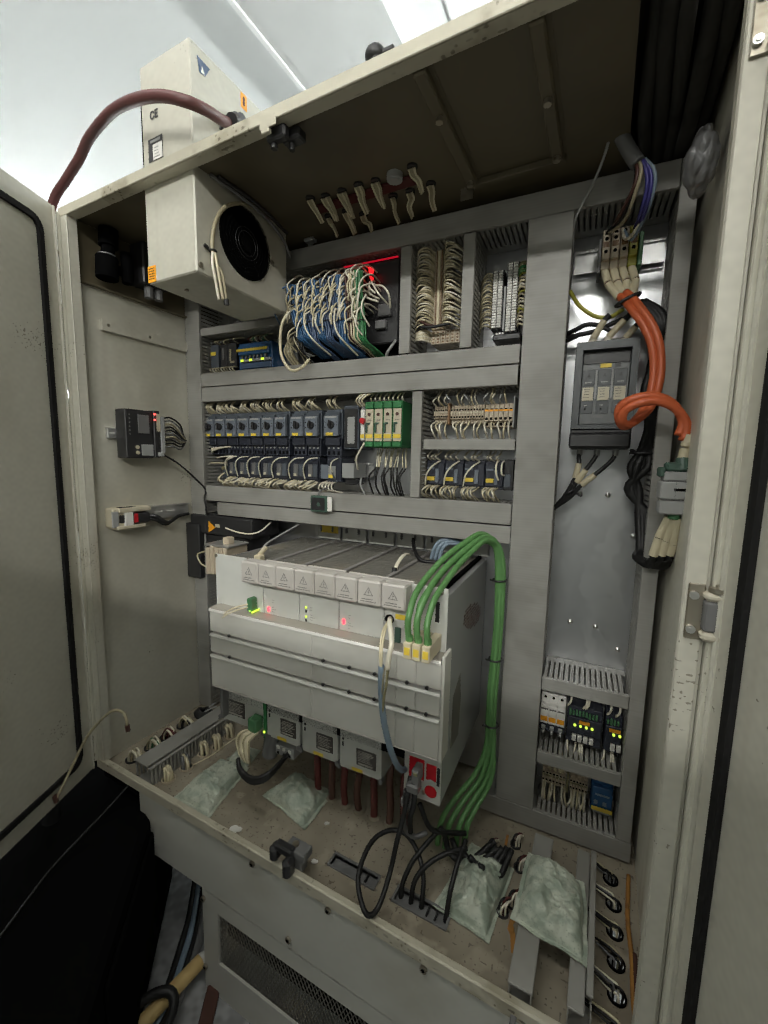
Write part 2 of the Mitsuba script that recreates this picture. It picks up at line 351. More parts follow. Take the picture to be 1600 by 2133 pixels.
v, f = extr(tray, 0.003); part(CB, 'floor_tray', (v + [0, 0, FZ - 0.003], f), 'm_dusty', pl=False)
part(CB, 'under_pan', join([bx(-0.026, 0.1305, 0.013, 0.45, 0.355, 0.358), bx(-0.026, -0.022, 0.013, 0.45, 0.358, 0.3855)]), 'm_blackmatt', pl=False)
part(CB, 'skirt_panel', bx(0.131, 1.2, 0.003, 0.009, 0.2445, 0.3855, 0.001), 'm_skirt', pl=False)
part(CB, 'base_box', join([bx(0.131, 0.137, 0.0095, 0.45, 0.2445, 0.3855), bx(0.138, 1.2, 0.44, 0.446, 0.2445, 0.3855), bx(0.138, 1.2, 0.0095, 0.44, 0.2445, 0.2475)]), 'm_greydark', pl=False)
pl_ = sbox(0.331, 0.0, 1.2, 0.242).difference(sbox(0.376, 0.083, 1.02, 0.204))
part(CB, 'plinth', upright(extr(pl_, 0.005), 0.0045), 'm_skirt', pl=False)
PB = part(CB, 'plinth_box', join([bx(0.331, 0.336, 0.0098, 0.44, 0.0, 0.242), bx(0.337, 1.2, 0.42, 0.43, 0, 0.242)]), 'm_skirt', pl=False)
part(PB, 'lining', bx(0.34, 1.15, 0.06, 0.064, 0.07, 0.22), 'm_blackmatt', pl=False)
ms = []
for i in range(-6, 74):                                     # expanded metal mesh
    for s in (-1, 1):
        x0, x1 = 0.376 + i * 0.0094, 0.376 + i * 0.0094 + s * 0.066
        a, b = np.array([x0, 0.0125 + 0.0012 * s, 0.079]), np.array([x1, 0.0125 + 0.0012 * s, 0.208])
        t0, t1 = 0.0, 1.0
        if (b[0] - a[0]) > 0: t0, t1 = max(0, (0.372 - a[0]) / (b[0] - a[0])), min(1, (1.024 - a[0]) / (b[0] - a[0]))
        else: t0, t1 = max(0, (1.024 - a[0]) / (b[0] - a[0])), min(1, (0.372 - a[0]) / (b[0] - a[0]))
        if t1 - t0 > 0.03: ms.append(tube([a + (b - a) * t0, a + (b - a) * t1], 0.0011, 4))
part(CB, 'vent_mesh', join(ms), 'm_grille', pl=False, kind='stuff')
for x, z in ((0.337, 0.222), (0.566, 0.265), (0.654, 0.378), (0.336, 0.055), (0.143, 0.264), (0.480, 0.378), (0.86, 0.265), (0.83, 0.378)):
    b = part(CB, 'screw', cyl((x, 0.0035, z), (x, -0.0012, z), 0.0058, 12), 'm_hingemetal', pl=False)
    part(b, 'socket', cyl((x, -0.0011, z), (x, -0.0017, z), 0.0030, 6), 'm_blackmatt', pl=False)
part(CB, 'mounting_plate', bx(0.0, 1.137, 0.114, 0.117, 0.40, 1.625), 'm_galv')
for u, z in ((1.052, 1.083), (1.001, 1.083), (1.106, 1.084), (1.103, 1.004), (1.001, 0.808), (1.050, 0.806), (1.094, 0.765)):
    part(CB, 'screw', join([cyl((u, 0.114, z), (u, 0.110, z), 0.0055, 12, 0.0045), cyl((u, 0.110, z), (u, 0.1085, z), 0.0045, 12, 0.0022)]), 'm_screw', smooth=40)
for x, y, z in ((-0.022, 0.022, 1.46), (-0.022, 0.02, 1.19), (-0.022, 0.02, 0.95), (-0.022, 0.024, 1.50)):
    part(CB, 'screw', join([cyl((x, y, z), (x + 0.004, y, z), 0.006, 10), cyl((x + 0.004, y, z), (x + 0.008, y, z), 0.0035, 8)]), 'm_hingemetal', pl=False)
# flat bar with holes on the left wall
v, f = extr(sbox(0.066, 1.424, 0.285, 1.447).union(sbox(0.2, 1.43, 0.3, 1.45)).difference(Point(0.081, 1.437).buffer(0.004)).difference(Point(0.181, 1.436).buffer(0.004)), 0.009)
part(CB, 'wall_bar', (np.stack([-0.0218 + v[:, 2], v[:, 0], v[:, 1]], 1), f), 'm_beige', pl=False)
part(CB, 'upper_wall_sheet', join([bx(-0.0219, -0.018, 0.021, 0.40, 1.516, 1.638), bx(-0.0219, -0.010, 0.021, 0.40, 1.513, 1.517, 0.001)]), 'm_roofdark', pl=False)  # sheet above the wall step, darker brown than the wall

# doors
def door(name, hinge, d, m, label):
    """hinge: foot of the hinge line; d: from hinge along the door; m: out of the inner face"""
    d, m = np.array([*d, 0.0]), np.array([*m, 0.0]); h = np.array([*hinge, 0.0])
    def W(ms):
        v, f = ms
        flip = np.cross(d, m)[2] < 0
        return h + v[:, :1] * d + v[:, 1:2] * m + v[:, 2:] * [0, 0, 1], (f[:, ::-1] if flip else f)
    D = part(CB, name, W(join([bx(0.009, 0.60, -0.022, 0.0, 0.389, 1.649, 0.003), bx(0.0075, 0.012, -0.022, 0.004, 0.391, 1.647, 0.0018)])), 'm_beige', pl=False, label=label)
    o, i = rrect(0.043, 0.566, 0.432, 1.606, 0.026), rrect(0.0545, 0.5545, 0.4435, 1.5945, 0.016)
    v, f = extr(o.difference(i), 0.006)
    part(D, 'gasket', W((np.stack([v[:, 0], v[:, 2] + 0.0003, v[:, 1]], 1), f[:, ::-1])), 'm_gasket', pl=False)
    return D, W
DL, WL = door('left_door', (-0.027, -0.003), (0.413, -0.911), (0.911, 0.413), 'left door swung open towards the aisle')
DR, WR = door('right_door', (1.127, -0.003), (0.225, -0.974), (-0.974, -0.225), 'right door swung open at the edge of the view')
def hinge(x, z, s, size=1.0, big=True):
    H = part(CB, 'hinge', join([bx(x - 0.008 * size, x + 0.0065 * size, -0.0030, -0.0006, z - 0.030, z + 0.029, 0.001)]), 'm_hingemetal', pl=False)
    for dz in (0.017, -0.019):
        part(H, 'screw', join([cyl((x - 0.003 * size, -0.003, z + dz), (x - 0.003 * size, -0.0065, z + dz), 0.0042, 12), cyl((x - 0.003 * size, -0.0066, z + dz), (x - 0.003 * size, -0.0075, z + dz), 0.0022, 6)]), 'm_screw', pl=False)
    kx = x + s * 0.016
    part(H, 'knuckle', join([bx(kx - 0.011, kx + 0.010, -0.014, 0.002, z - 0.017, z + 0.014, 0.002)]), 'm_greydark', pl=False)
    part(H, 'bracket', join([bx(kx - 0.012, kx + 0.013, -0.015, 0.0, z + 0.0145, z + 0.023, 0.003), bx(kx - 0.012, kx + 0.013, -0.015, 0.0, z - 0.027, z - 0.0175, 0.003), bx(kx + 0.0115, kx + 0.016, -0.014, 0.002, z - 0.0165, z + 0.014, 0.002)]), 'm_flange', pl=False)
    part(H, 'pin', join([cyl((kx, -0.007, z + 0.023), (kx, -0.007, z + 0.028), 0.0085, 12), cyl((kx, -0.007, z + 0.028), (kx, -0.007, z + 0.031), 0.003, 8)]), 'm_hingemetal', pl=False)
hinge(1.1105, 0.998, 1); hinge(1.1105, 1.533, 1)
for z in (1.538, 0.996, 0.446):
    H = part(CB, 'hinge', cyl((-0.032, -0.012, z - 0.018), (-0.032, -0.012, z + 0.018), 0.0055, 12), 'm_screw', pl=False, smooth=40)
    for dz in (0.022, -0.022):
        part(H, 'bracket', bx(-0.040, -0.024, -0.022, 0.001, z + dz - 0.005, z + dz + 0.005, 0.003), 'm_hingemetal', pl=False)
    part(H, 'pin', cyl((-0.032, -0.012, z - 0.034), (-0.032, -0.012, z - 0.027), 0.004, 8), 'm_hingemetal', pl=False)
# ------------------------------------------------------------------ grey slotted wiring ducts on the mounting plate
DUCT_GROUP = 'grey slotted wiring ducts on the mounting plate'
def duct(u0, u1, z0, z1, across, label, vback=0.112, pitch=0.0096):
    t = thing('wiring_duct', label, 'wiring duct', DUCT_GROUP)
    if across:
        cov = [bx(u0, u1, 0.0, 0.0022, z0, z1, 0.0008), bx(u0, u1, 0.0022, 0.0085, z0, z0 + 0.0018), bx(u0, u1, 0.0022, 0.0085, z1 - 0.0018, z1)]
        a0, a1, lo, hi = u0, u1, z0, z1
        F = lambda a, b, v0, v1, c, d: bx(a, b, v0, v1, c, d)
    else:
        cov = [bx(u0, u1, 0.0, 0.0022, z0, z1, 0.0008), bx(u0, u0 + 0.0018, 0.0022, 0.0085, z0, z1), bx(u1 - 0.0018, u1, 0.0022, 0.0085, z0, z1)]
        a0, a1, lo, hi = z0, z1, u0, u1
        F = lambda a, b, v0, v1, c, d: bx(c, d, v0, v1, a, b)
    part(t, 'cover', join(cov), 'm_duct')
    for e0, e1 in ((lo + 0.0021, lo + 0.0037), (hi - 0.0037, hi - 0.0021)):
        ms, a = [F(a0, a1, 0.088, vback, e0, e1)], a0 + 0.001
        while a + 0.0062 < a1:
            ms.append(F(a, a + 0.0062, 0.0026, 0.088, e0, e1)); a += pitch
        part(t, 'slotted_side', join(ms), 'm_duct', kind='stuff')
    part(t, 'base', F(a0, a1, vback - 0.0005, vback + 0.0015, lo + 0.004, hi - 0.004), 'm_duct')
duct(0.053, 1.109, 1.579, 1.621, True, 'long grey wiring duct along the top of the mounting plate')
duct(0.0, 0.052, 0.86, 1.621, False, 'grey upright wiring duct along the left edge of the mounting plate')
duct(0.002, 0.050, 0.40, 0.858, False, 'grey upright wiring duct at lower left, beside the drive unit')
duct(0.058, 0.36, 1.461, 1.480, True, 'narrow grey wiring duct just under the cooling unit')
duct(0.054, 0.881, 1.330, 1.3645, True, 'grey wiring duct under the controller, upper of the touching pair')
duct(0.0545, 0.880, 1.2905, 1.3275, True, 'grey wiring duct above the motor starters, lower of the touching pair')
duct(0.634, 0.658, 1.367, 1.577, False, 'short upright grey duct between the controller and the first terminal column')
duct(0.765, 0.788, 1.367, 1.577, False, 'short upright grey duct between the two terminal columns')
duct(0.668, 0.690, 1.0655, 1.288, False, 'upright grey duct beside the green relay modules')
duct(0.696, 0.882, 1.168, 1.1895, True, 'short grey duct between the terminal row and the four relays')
duct(0.058, 0.882, 1.0225, 1.0640, True, 'grey wiring duct under the contactors, upper of its touching pair')
duct(0.100, 0.883, 0.985, 1.0195, True, 'grey wiring duct just above the drive unit, lower of its touching pair')
duct(0.884, 0.9585, 0.437, 1.578, False, 'widest upright grey duct, right of centre')
duct(1.110, 1.134, 0.437, 1.621, False, 'upright grey duct along the right edge of the mounting plate')
duct(0.850, 1.136, 0.396, 0.4355, True, 'grey wiring duct along the bottom right of the mounting plate')
duct(0.960, 1.109, 0.700, 0.7255, True, 'short grey duct above the circuit breaker')
duct(0.960, 1.109, 0.5435, 0.568, True, 'short grey duct below the circuit breaker')

# ------------------------------------------------------------------ wires
def wires(name, label, group, sets, mats, r, n=6, k=5, cat='wires', pl=True):
    """one bundle = one thing, each wire a part; sets: a list of point lists"""
    t = thing(name, label, cat, group)
    for i, p in enumerate(sets):
        part(t, 'wire', tube(p, (lambda q: q * U(0.82, 0.96) if q < 0.003 else q)(r if np.isscalar(r) else r[i % len(r)]), n, k), mats[i % len(mats)] if isinstance(mats, (list, tuple)) else mats, pl=pl, smooth=True)
    return t

def rail(u0, u1, z, v=0.1, name='mounting_rail', label='', h=0.035):
    t = thing(name, label, 'mounting rail', 'metal mounting rails')
    part(t, 'web', bx(u0, u1, v, v + 0.0015, z - h * 0.38, z + h * 0.38), 'm_rail')
    part(t, 'lip', bx(u0, u1, v - 0.005, v - 0.0035, z + h * 0.38, z + h * 0.5), 'm_rail')
    part(t, 'lip', bx(u0, u1, v - 0.005, v - 0.0035, z - h * 0.5, z - h * 0.38), 'm_rail')
    return t

# ------------------------------------------------------------------ motor starters and contactors
spans = [(0.0365, 0.0755), (0.0765, 0.1155), (0.1165, 0.1565), (0.1575, 0.1995), (0.2005, 0.2405), (0.2415, 0.2825), (0.2835, 0.3215), (0.3335, 0.3745), (0.3765, 0.4175), (0.4325, 0.4765)]
for i, (a, b) in enumerate(spans):
    t = thing('motor_starter', f'{ORD[i]} slate grey motor starter from the left with black knob', 'motor starter', 'motor starters with black rotary knobs'); m = (a + b) / 2; w = b - a
    part(t, 'housing', join([bx(a, b, 0.036, 0.10, 1.192, 1.262, 0.0012), bx(a + 0.002, b - 0.002, 0.0245, 0.0365, 1.2, 1.2545, 0.0015)]), 'm_slatedark')
    part(t, 'front_panel', bx(a + 0.002, b - 0.002, 0.0185, 0.0243, 1.1985, 1.246, 0.001), 'm_slate')
    part(t, 'name_strip', bx(a + 0.006, b - 0.006, 0.0178, 0.0184, 1.2405, 1.2448), 'm_greyplastic')
    k = part(t, 'knob', join([cyl((m + 0.002, 0.0184, 1.2245), (m + 0.002, 0.0125, 1.2245), 0.0085, 16), bx(m + 0.0000, m + 0.004, 0.006, 0.0125, 1.2165, 1.2345, 0.0008)]), 'm_black')
    part(t, 'marker', bx(m - w * 0.30, m + w * 0.14, 0.0174, 0.0183, 1.1995, 1.2065), 'm_yellow')
    part(t, 'screw_hole', join([cyl((a + 0.006, 0.0184, z), (a + 0.006, 0.0179, z), 0.0016, 8) for z in (1.231, 1.219)] + [cyl((b - 0.006, 0.0184, z), (b - 0.006, 0.0179, z), 0.0013, 8) for z in (1.231, 1.224)]), 'm_black')
    lb = part(t, 'terminal_block', join([bx(a + 0.001, b - 0.001, 0.034, 0.10, 1.150, 1.1955, 0.0012), bx(a + 0.002, b - 0.002, 0.026, 0.034, 1.176, 1.195, 0.001)]), 'm_navy')
    part(lb, 'screw', join([cyl((a + w * q, 0.034, 1.170), (a + w * q, 0.0315, 1.170), 0.0022, 8) for q in (0.2, 0.5, 0.8)]), 'm_rail')
    part(lb, 'socket', join([bx(a + w * q - 0.003, a + w * q + 0.003, 0.0335, 0.0339, 1.154, 1.163) for q in (0.2, 0.5, 0.8)]), 'm_blackmatt')
    S = []
    for q in range(7):
        x = a + w * (0.14 + 0.115 * q); x2 = m + (x - m) * 0.55 + J(0.006)
        S.append([(x, 0.052 + J(0.004), 1.259), (x + J(0.003), 0.030 + J(0.006), 1.268 + J(0.003)), (x2, 0.020 + J(0.006), 1.279), (x2 + J(0.004), 0.034, 1.294)])
    wires('wire_bundle', f'cream wires from the duct down into the {ORD[i]} motor starter', 'cream wires above the motor starters', S, ['m_wire', 'm_wirewhite', 'm_wire'], 0.0021)
cons = [(0.111, 0.147), (0.148, 0.188), (0.189, 0.227), (0.228, 0.269), (0.270, 0.318), (0.325, 0.369), (0.371, 0.411)]
for i, (a, b) in enumerate(cons):
    t = thing('contactor', f'{ORD[i]} dark blue contactor from the left, below the motor starters', 'contactor', 'dark blue contactors below the motor starters'); w = b - a
    part(t, 'housing', join([bx(a, b, 0.036, 0.10, 1.086, 1.149, 0.0012), bx(a + 0.001, b - 0.001, 0.030, 0.0362, 1.092, 1.140, 0.001)]), 'm_navy')
    part(t, 'front_panel', bx(a + w * 0.30, b - w * 0.38, 0.0265, 0.030, 1.098, 1.130, 0.0008), 'm_greydark')
    part(t, 'marker', bx(a + w * 0.33, a + w * 0.52, 0.0258, 0.0264, 1.0995, 1.106), 'm_cream')
    part(t, 'coil_cover', bx(b - w * 0.34, b - w * 0.04, 0.0265, 0.030, 1.098, 1.130, 0.0008), 'm_slatedark')
    wires('coil_wire', f'single pale wire arching across the {ORD[i]} contactor', 'single wires arching across contactors', [[(a + w * 0.98, 0.030, 1.146), (a + w * 0.70, 0.012, 1.143), (a + w * 0.35, 0.010, 1.131), (a + w * 0.06, 0.021, 1.113), (a + w * 0.02, 0.030, 1.092)]], 'm_wirewhite', 0.0019)
    S = []
    for q in range(8):
        x = a + w * (0.05 + 0.11 * q)
        S.append([(x, 0.046, 1.090), (x + J(0.004), 0.022 + J(0.008), 1.083 + J(0.004)), (x - 0.010 + J(0.008), 0.016 + J(0.008), 1.073 + J(0.004)), (x - 0.018 + J(0.008), 0.04, 1.062 + J(0.003))])
    wires('wire_bundle', f'cream wires looping out below the {ORD[i]} contactor', 'cream wires below the contactors', S, ['m_wire', 'm_wirewhite'], 0.0021)
t = thing('contactor', 'small blue contactor with a yellow marker, right of the long contactor row', 'contactor')
part(t, 'housing', bx(0.436, 0.476, 0.032, 0.10, 1.088, 1.149, 0.0012), 'm_navy'); part(t, 'front_panel', bx(0.418, 0.440, 0.030, 0.10, 1.095, 1.130, 0.001), 'm_slate')
part(t, 'coil_cover', bx(0.442, 0.462, 0.028, 0.0318, 1.097, 1.127, 0.0008), 'm_greyplastic'); part(t, 'marker', bx(0.443, 0.456, 0.0272, 0.0279, 1.098, 1.106), 'm_yellow')
t = thing('suppressor', 'pale grey plug-on box at the right end of the contactor row', 'suppressor')
part(t, 'housing', bx(0.480, 0.513, 0.028, 0.09, 1.099, 1.135, 0.0015), 'm_greyplastic'); part(t, 'foot', bx(0.482, 0.51, 0.040, 0.09, 1.083, 1.0985, 0.0015), 'm_black')
wires('wire_bundle', 'cream wires below the small contactor with yellow marker', 'cream wires below the contactors', [[(0.43 + 0.007 * q, 0.046, 1.09), (0.428 + 0.008 * q, 0.016, 1.083), (0.425 + 0.01 * q, 0.014, 1.072 + J(0.003)), (0.432 + 0.011 * q, 0.04, 1.0625)] for q in range(5)], 'm_wirewhite', 0.0022)
wires('coil_wire', 'pale wire with black tail beside the small contactor', None, [[(0.468, 0.03, 1.146), (0.462, 0.014, 1.138), (0.459, 0.012, 1.125), (0.459, 0.02, 1.112)], [(0.459, 0.021, 1.112), (0.462, 0.022, 1.10), (0.468, 0.03, 1.088)]], ['m_wirewhite', 'm_slatedark'], 0.0019)
# tangle at the left end of the contactor row
wires('wire_bundle', 'pale wires running out of the left duct beside the contactors', None, [[(0.05, 0.05, 1.152 + 0.003 * q), (0.062, 0.022, 1.158 + 0.002 * q), (0.085 + 0.004 * q, 0.026, 1.166 + 0.001 * q), (0.108 + 0.004 * q, 0.032, 1.172)] for q in range(5)] + [[(0.045, 0.03, 1.124), (0.065, 0.018, 1.126), (0.09, 0.02, 1.127), (0.10, 0.03, 1.126)], [(0.085, 0.018, 1.140), (0.11, 0.014, 1.144), (0.147, 0.018, 1.146), (0.125, 0.014, 1.134), (0.11, 0.03, 1.120)]], ['m_wirewhite', 'm_wire'], 0.0022)
wires('wire_bundle', 'short crossed wires at the lower left corner of the contactor row', None, [[(0.075, 0.05, 1.075), (0.085, 0.02, 1.078), (0.095, 0.018, 1.09), (0.10, 0.03, 1.10)], [(0.085, 0.05, 1.066), (0.092, 0.02, 1.075), (0.09, 0.02, 1.09)], [(0.078, 0.03, 1.08), (0.092, 0.016, 1.082), (0.105, 0.02, 1.073)]], 'm_wire', 0.0022)
t = thing('end_clamp', 'olive end clamp at the left end of the contactor row', 'end clamp')
part(t, 'body', bx(0.082, 0.098, 0.04, 0.10, 1.085, 1.122, 0.001), 'm_slatedark'); part(t, 'marker', bx(0.082, 0.098, 0.036, 0.0398, 1.108, 1.118, 0.0008), 'm_olive')
# tall dark device with a pale label
t = thing('overload_relay', 'tall dark relay with a long pale label beside the green modules', 'relay')
part(t, 'housing', bx(0.482, 0.523, 0.033, 0.11, 1.168, 1.269, 0.0015), 'm_slatedark'); part(t, 'front_panel', bx(0.485, 0.5195, 0.030, 0.033, 1.172, 1.262, 0.001), 'm_black')
part(t, 'label_plate', bx(0.4945, 0.5135, 0.0288, 0.0298, 1.181, 1.2425), 'm_greyplastic')
# green relay modules
GREEN = [(0.5555, 0.5765), (0.578, 0.599), (0.6005, 0.6215), (0.623, 0.644)]
for i, (a, b) in enumerate(GREEN):
    t = thing('relay_module', f'{ORD[i]} green relay module from the left with pale front', 'relay module', 'green relay modules with pale fronts'); m = (a + b) / 2
    part(t, 'housing', join([bx(a, b, 0.006, 0.10, 1.172, 1.272, 0.002), bx(a + 0.0005, b - 0.0005, 0.0, 0.0062, 1.173, 1.184, 0.001), bx(a + 0.0005, b - 0.0005, 0.0, 0.0062, 1.256, 1.270, 0.001)]), 'm_greenplastic')
    part(t, 'front_panel', bx(a + 0.001, b - 0.001, 0.002, 0.0058, 1.185, 1.2555, 0.0006), 'm_cream')
    part(t, 'marker', bx(a + 0.0015, b - 0.0015, 0.0008, 0.0018, 1.192, 1.2005), 'm_yellow')
    part(t, 'button', cyl((m, 0.0018, 1.2435), (m, 0.0, 1.2435), 0.0036, 12), 'm_brownwire')
    part(t, 'switch', join([bx(a + 0.003, a + 0.007, -0.002, 0.0018, 1.204, 1.224, 0.0006), bx(a + 0.003, a + 0.012, -0.001, 0.0018, 1.222, 1.226, 0.0006)]), 'm_greendark')
    part(t, 'print', bx(a + 0.006, b - 0.005, 0.0012, 0.0018, 1.2305, 1.232), 'm_printgrey')
t = thing('selector_module', 'narrow white module with red knob at left of the green modules', 'selector module')
part(t, 'housing', bx(0.5435, 0.5545, 0.006, 0.10, 1.184, 1.262, 0.001), 'm_greydark'); part(t, 'front_panel', bx(0.5445, 0.554, 0.001, 0.0058, 1.187, 1.2545, 0.0006), 'm_white')
part(t, 'knob', join([cyl((0.5515, 0.001, 1.230), (0.5515, -0.007, 1.230), 0.0062, 14), bx(0.5535, 0.5565, -0.009, -0.004, 1.222, 1.232, 0.0006)]), 'm_red'); part(t, 'marker', bx(0.5445, 0.554, 0.0, 0.001, 1.192, 1.2005), 'm_yellow')
wires('wire_bundle', 'cream wires rising from the green relay modules into the duct', None, [[(0.558 + 0.011 * q, 0.04, 1.271), (0.559 + 0.011 * q, 0.022, 1.280), (0.563 + 0.011 * q + J(0.003), 0.03, 1.293)] for q in range(8)] + [[(0.540 + 0.007 * q, 0.008, 1.262), (0.537 + 0.007 * q, -0.006, 1.273), (0.543 + 0.009 * q, 0.0, 1.285), (0.552 + 0.009 * q, 0.02, 1.293)] for q in range(3)], ['m_wire', 'm_wirewhite'], 0.0024)
S, M = [], []
for q in range(11):
    x = 0.562 + 0.0072 * q; x2 = x + J(0.006); x3 = x - 0.006 + J(0.008)
    S += [[(x, 0.06, 1.176), (x + J(0.003), 0.05, 1.155), (x2, 0.045, 1.126)], [(x2, 0.045, 1.127), (x3, 0.04, 1.105), (x3 + J(0.004), 0.045, 1.082), (x3 + 0.004, 0.06, 1.058)]]
    M += ['m_wirewhite' if q % 4 == 0 else 'm_wire', 'm_rubber']
wires('wire_bundle', 'wires below the green modules, cream above and black below', None, S, M, [0.0018, 0.0023])
wires('drop_wire', 'pale wires slanting down from the selector module into the duct', None, [[(0.556, 0.0, 1.182), (0.545, 0.0, 1.165), (0.530, 0.01, 1.145), (0.523, 0.03, 1.12)], [(0.552, 0.004, 1.178), (0.538, 0.004, 1.158), (0.526, 0.012, 1.142)], [(0.522, 0.05, 1.10), (0.528, 0.035, 1.085), (0.538, 0.04, 1.06)]], ['m_wirewhite', 'm_wire', 'm_greyplastic'], 0.0026)
rail(0.04, 0.66, 1.205, label='long rail behind the motor starters')
rail(0.10, 0.53, 1.118, label='rail behind the dark blue contactors')
# ------------------------------------------------------------------ terminal row and four relays on the right
def terminals(name, label, u0, u1, n, z0, z1, v, holes=0.0018, big=False, group=None, strip='m_yelloworange', stripz=0.55):
    t = thing(name, label, 'terminal block', group); w = (u1 - u0) / n
    for i in range(n):
        a = u0 + i * w; h = z1 - z0
        k = part(t, 'terminal', join([bx(a + 0.0003, a + w - 0.0003, v + 0.008, 0.10, z0, z1, 0.0008), bx(a + 0.0003, a + w - 0.0003, v, v + 0.0082, z0 + h * 0.24, z1 - h * 0.2, 0.0008)]), 'm_terminal')
        part(k, 'socket', join([bx(a + w * 0.22, a + w * 0.78, v - 0.0004, v - 0.0001, z, z + holes * 2) for z in (z0 + h * 0.30, z1 - h * 0.32)] + ([cyl((a + w / 2, v + 0.0079, z0 + h * 0.12), (a + w / 2, v + 0.0074, z0 + h * 0.12), w * 0.32, 8)] if big else [])), 'm_blackmatt')
        if strip: part(k, 'marker', bx(a + 0.0005, a + w - 0.0005, v - 0.0007, v - 0.0001, z0 + h * stripz - 0.0018, z0 + h * stripz + 0.0018), strip)
    return t
terminals('terminal_block', 'beige terminal block of eight, left end of the right-hand row', 0.701, 0.733, 8, 1.227, 1.262, 0.045, strip='m_cream', stripz=0.62)
t = solo('end_plate', 'brown divider plate between the two fine beige terminal blocks', 'end plate', bx(0.7335, 0.7385, 0.040, 0.10, 1.222, 1.267, 0.0008), 'm_brownstrip')
terminals('terminal_block', 'beige terminal block of twelve in the middle of the right-hand row', 0.739, 0.811, 12, 1.224, 1.263, 0.043, strip='m_cream', stripz=0.58)
terminals('terminal_block', 'beige terminal block with bigger round holes at the right-hand end', 0.812, 0.869, 6, 1.216, 1.263, 0.041, 0.0024, True, stripz=0.70)
solo('end_plate', 'grey end plate with a hole at the right end of the terminal row', 'end plate', bx(0.8695, 0.8725, 0.036, 0.10, 1.214, 1.276, 0.0008), 'm_greyplastic')
rail(0.70, 0.88, 1.245, label='rail behind the right-hand terminal row')
up, dn = [], []
for q in range(18):
    x = 0.703 + 0.0093 * q + J(0.002); x2 = x + J(0.008)
    if q % 6 != 5: up.append([(x, 0.055, 1.262), (x + J(0.003), 0.030 + J(0.01), 1.270), (x2, 0.03 + J(0.008), 1.281), (x2 + J(0.004), 0.045, 1.295)])
    if q % 5 != 4: dn.append([(x, 0.052, 1.229), (x + J(0.002), 0.032 + J(0.006), 1.219), (x2 + J(0.003), 0.028 + J(0.006), 1.205), (x2, 0.05, 1.187)])
wires('wire_bundle', 'pale wires above the right-hand terminal row', None, up, ['m_wirewhite', 'm_greyplastic', 'm_wire'], 0.0021)
wires('wire_bundle', 'cream wires hanging below the right-hand terminal row', None, dn, ['m_wirewhite', 'm_wire'], 0.0023)
REL = [(0.690, 0.7315), (0.7325, 0.7735), (0.7745, 0.8185), (0.8195, 0.857)]
for i, (a, b) in enumerate(REL):
    t = thing('contactor', f'{ORD[i]} of the four right-hand contactors with yellow markers', 'contactor', 'right-hand contactors with yellow markers'); w = b - a
    part(t, 'housing', join([bx(a, b, 0.046, 0.10, 1.088, 1.148, 0.0012), bx(a + 0.001, b - 0.001, 0.040, 0.0462, 1.094, 1.141, 0.001)]), 'm_navy')
    part(t, 'front_panel', bx(a + w * 0.52, a + w * 0.72, 0.0365, 0.040, 1.098, 1.128, 0.0008), 'm_slate')
    part(t, 'name_strip', bx(a + 0.002, a + w * 0.45, 0.0385, 0.0398, 1.1265, 1.1305), 'm_slate')
    part(t, 'marker', bx(a + w * 0.06, a + w * 0.48, 0.0385, 0.0398, 1.102, 1.1105), 'm_yellow')
    wires('wire_bundle', f'three pale wires above the {ORD[i]} right-hand contactor', 'pale wires above the right-hand contactors', [[(a + w * (0.2 + 0.25 * q), 0.05, 1.146), (a + w * (0.1 + 0.25 * q) + J(0.003), 0.030, 1.153), (a + w * (0.2 + 0.25 * q) + J(0.005), 0.036, 1.161), (a + w * (0.25 + 0.25 * q), 0.055, 1.171)] for q in range(3)], 'm_wirewhite', 0.0022)
    S = [[(a + w * (0.1 + 0.13 * q), 0.056, 1.092), (a + w * (0.0 + 0.13 * q) + J(0.003), 0.026, 1.087), (a + w * (-0.05 + 0.14 * q) + J(0.006), 0.020, 1.077 + J(0.003)), (a + w * (0.12 + 0.13 * q) + J(0.006), 0.045, 1.063)] for q in range(6)]
    wires('wire_bundle', f'cream wires below the {ORD[i]} right-hand contactor', 'cream wires below the right-hand contactors', S, ['m_wire', 'm_wirewhite', 'm_wiredark'], 0.0021)
    if i < 3: wires('coil_wire', f'pale wire slanting across the {ORD[i]} right-hand contactor', 'pale wires slanting across the right-hand contactors', [[(a + w * 0.75, 0.042, 1.145), (a + w * 0.5, 0.022, 1.134), (a + w * 0.2, 0.02, 1.116), (a + w * 0.05, 0.03, 1.093)]], 'm_wirewhite', 0.0021)
t = thing('auxiliary_block', 'black auxiliary block right of the four yellow-marked contactors', 'auxiliary block')
part(t, 'housing', bx(0.8578, 0.877, 0.038, 0.10, 1.088, 1.150, 0.0012), 'm_black'); part(t, 'panel', bx(0.859, 0.872, 0.036, 0.0378, 1.094, 1.12, 0.0006), 'm_slatedark')
wires('coil_wire', 'two pale wires curving down over the black auxiliary block', None, [[(0.846 + 0.011 * q, 0.04, 1.147), (0.845 + 0.011 * q, 0.022, 1.140), (0.846 + 0.011 * q, 0.018, 1.122), (0.850 + 0.011 * q, 0.025, 1.108 + 0.01 * q)] for q in range(2)], 'm_wirewhite', 0.0023)
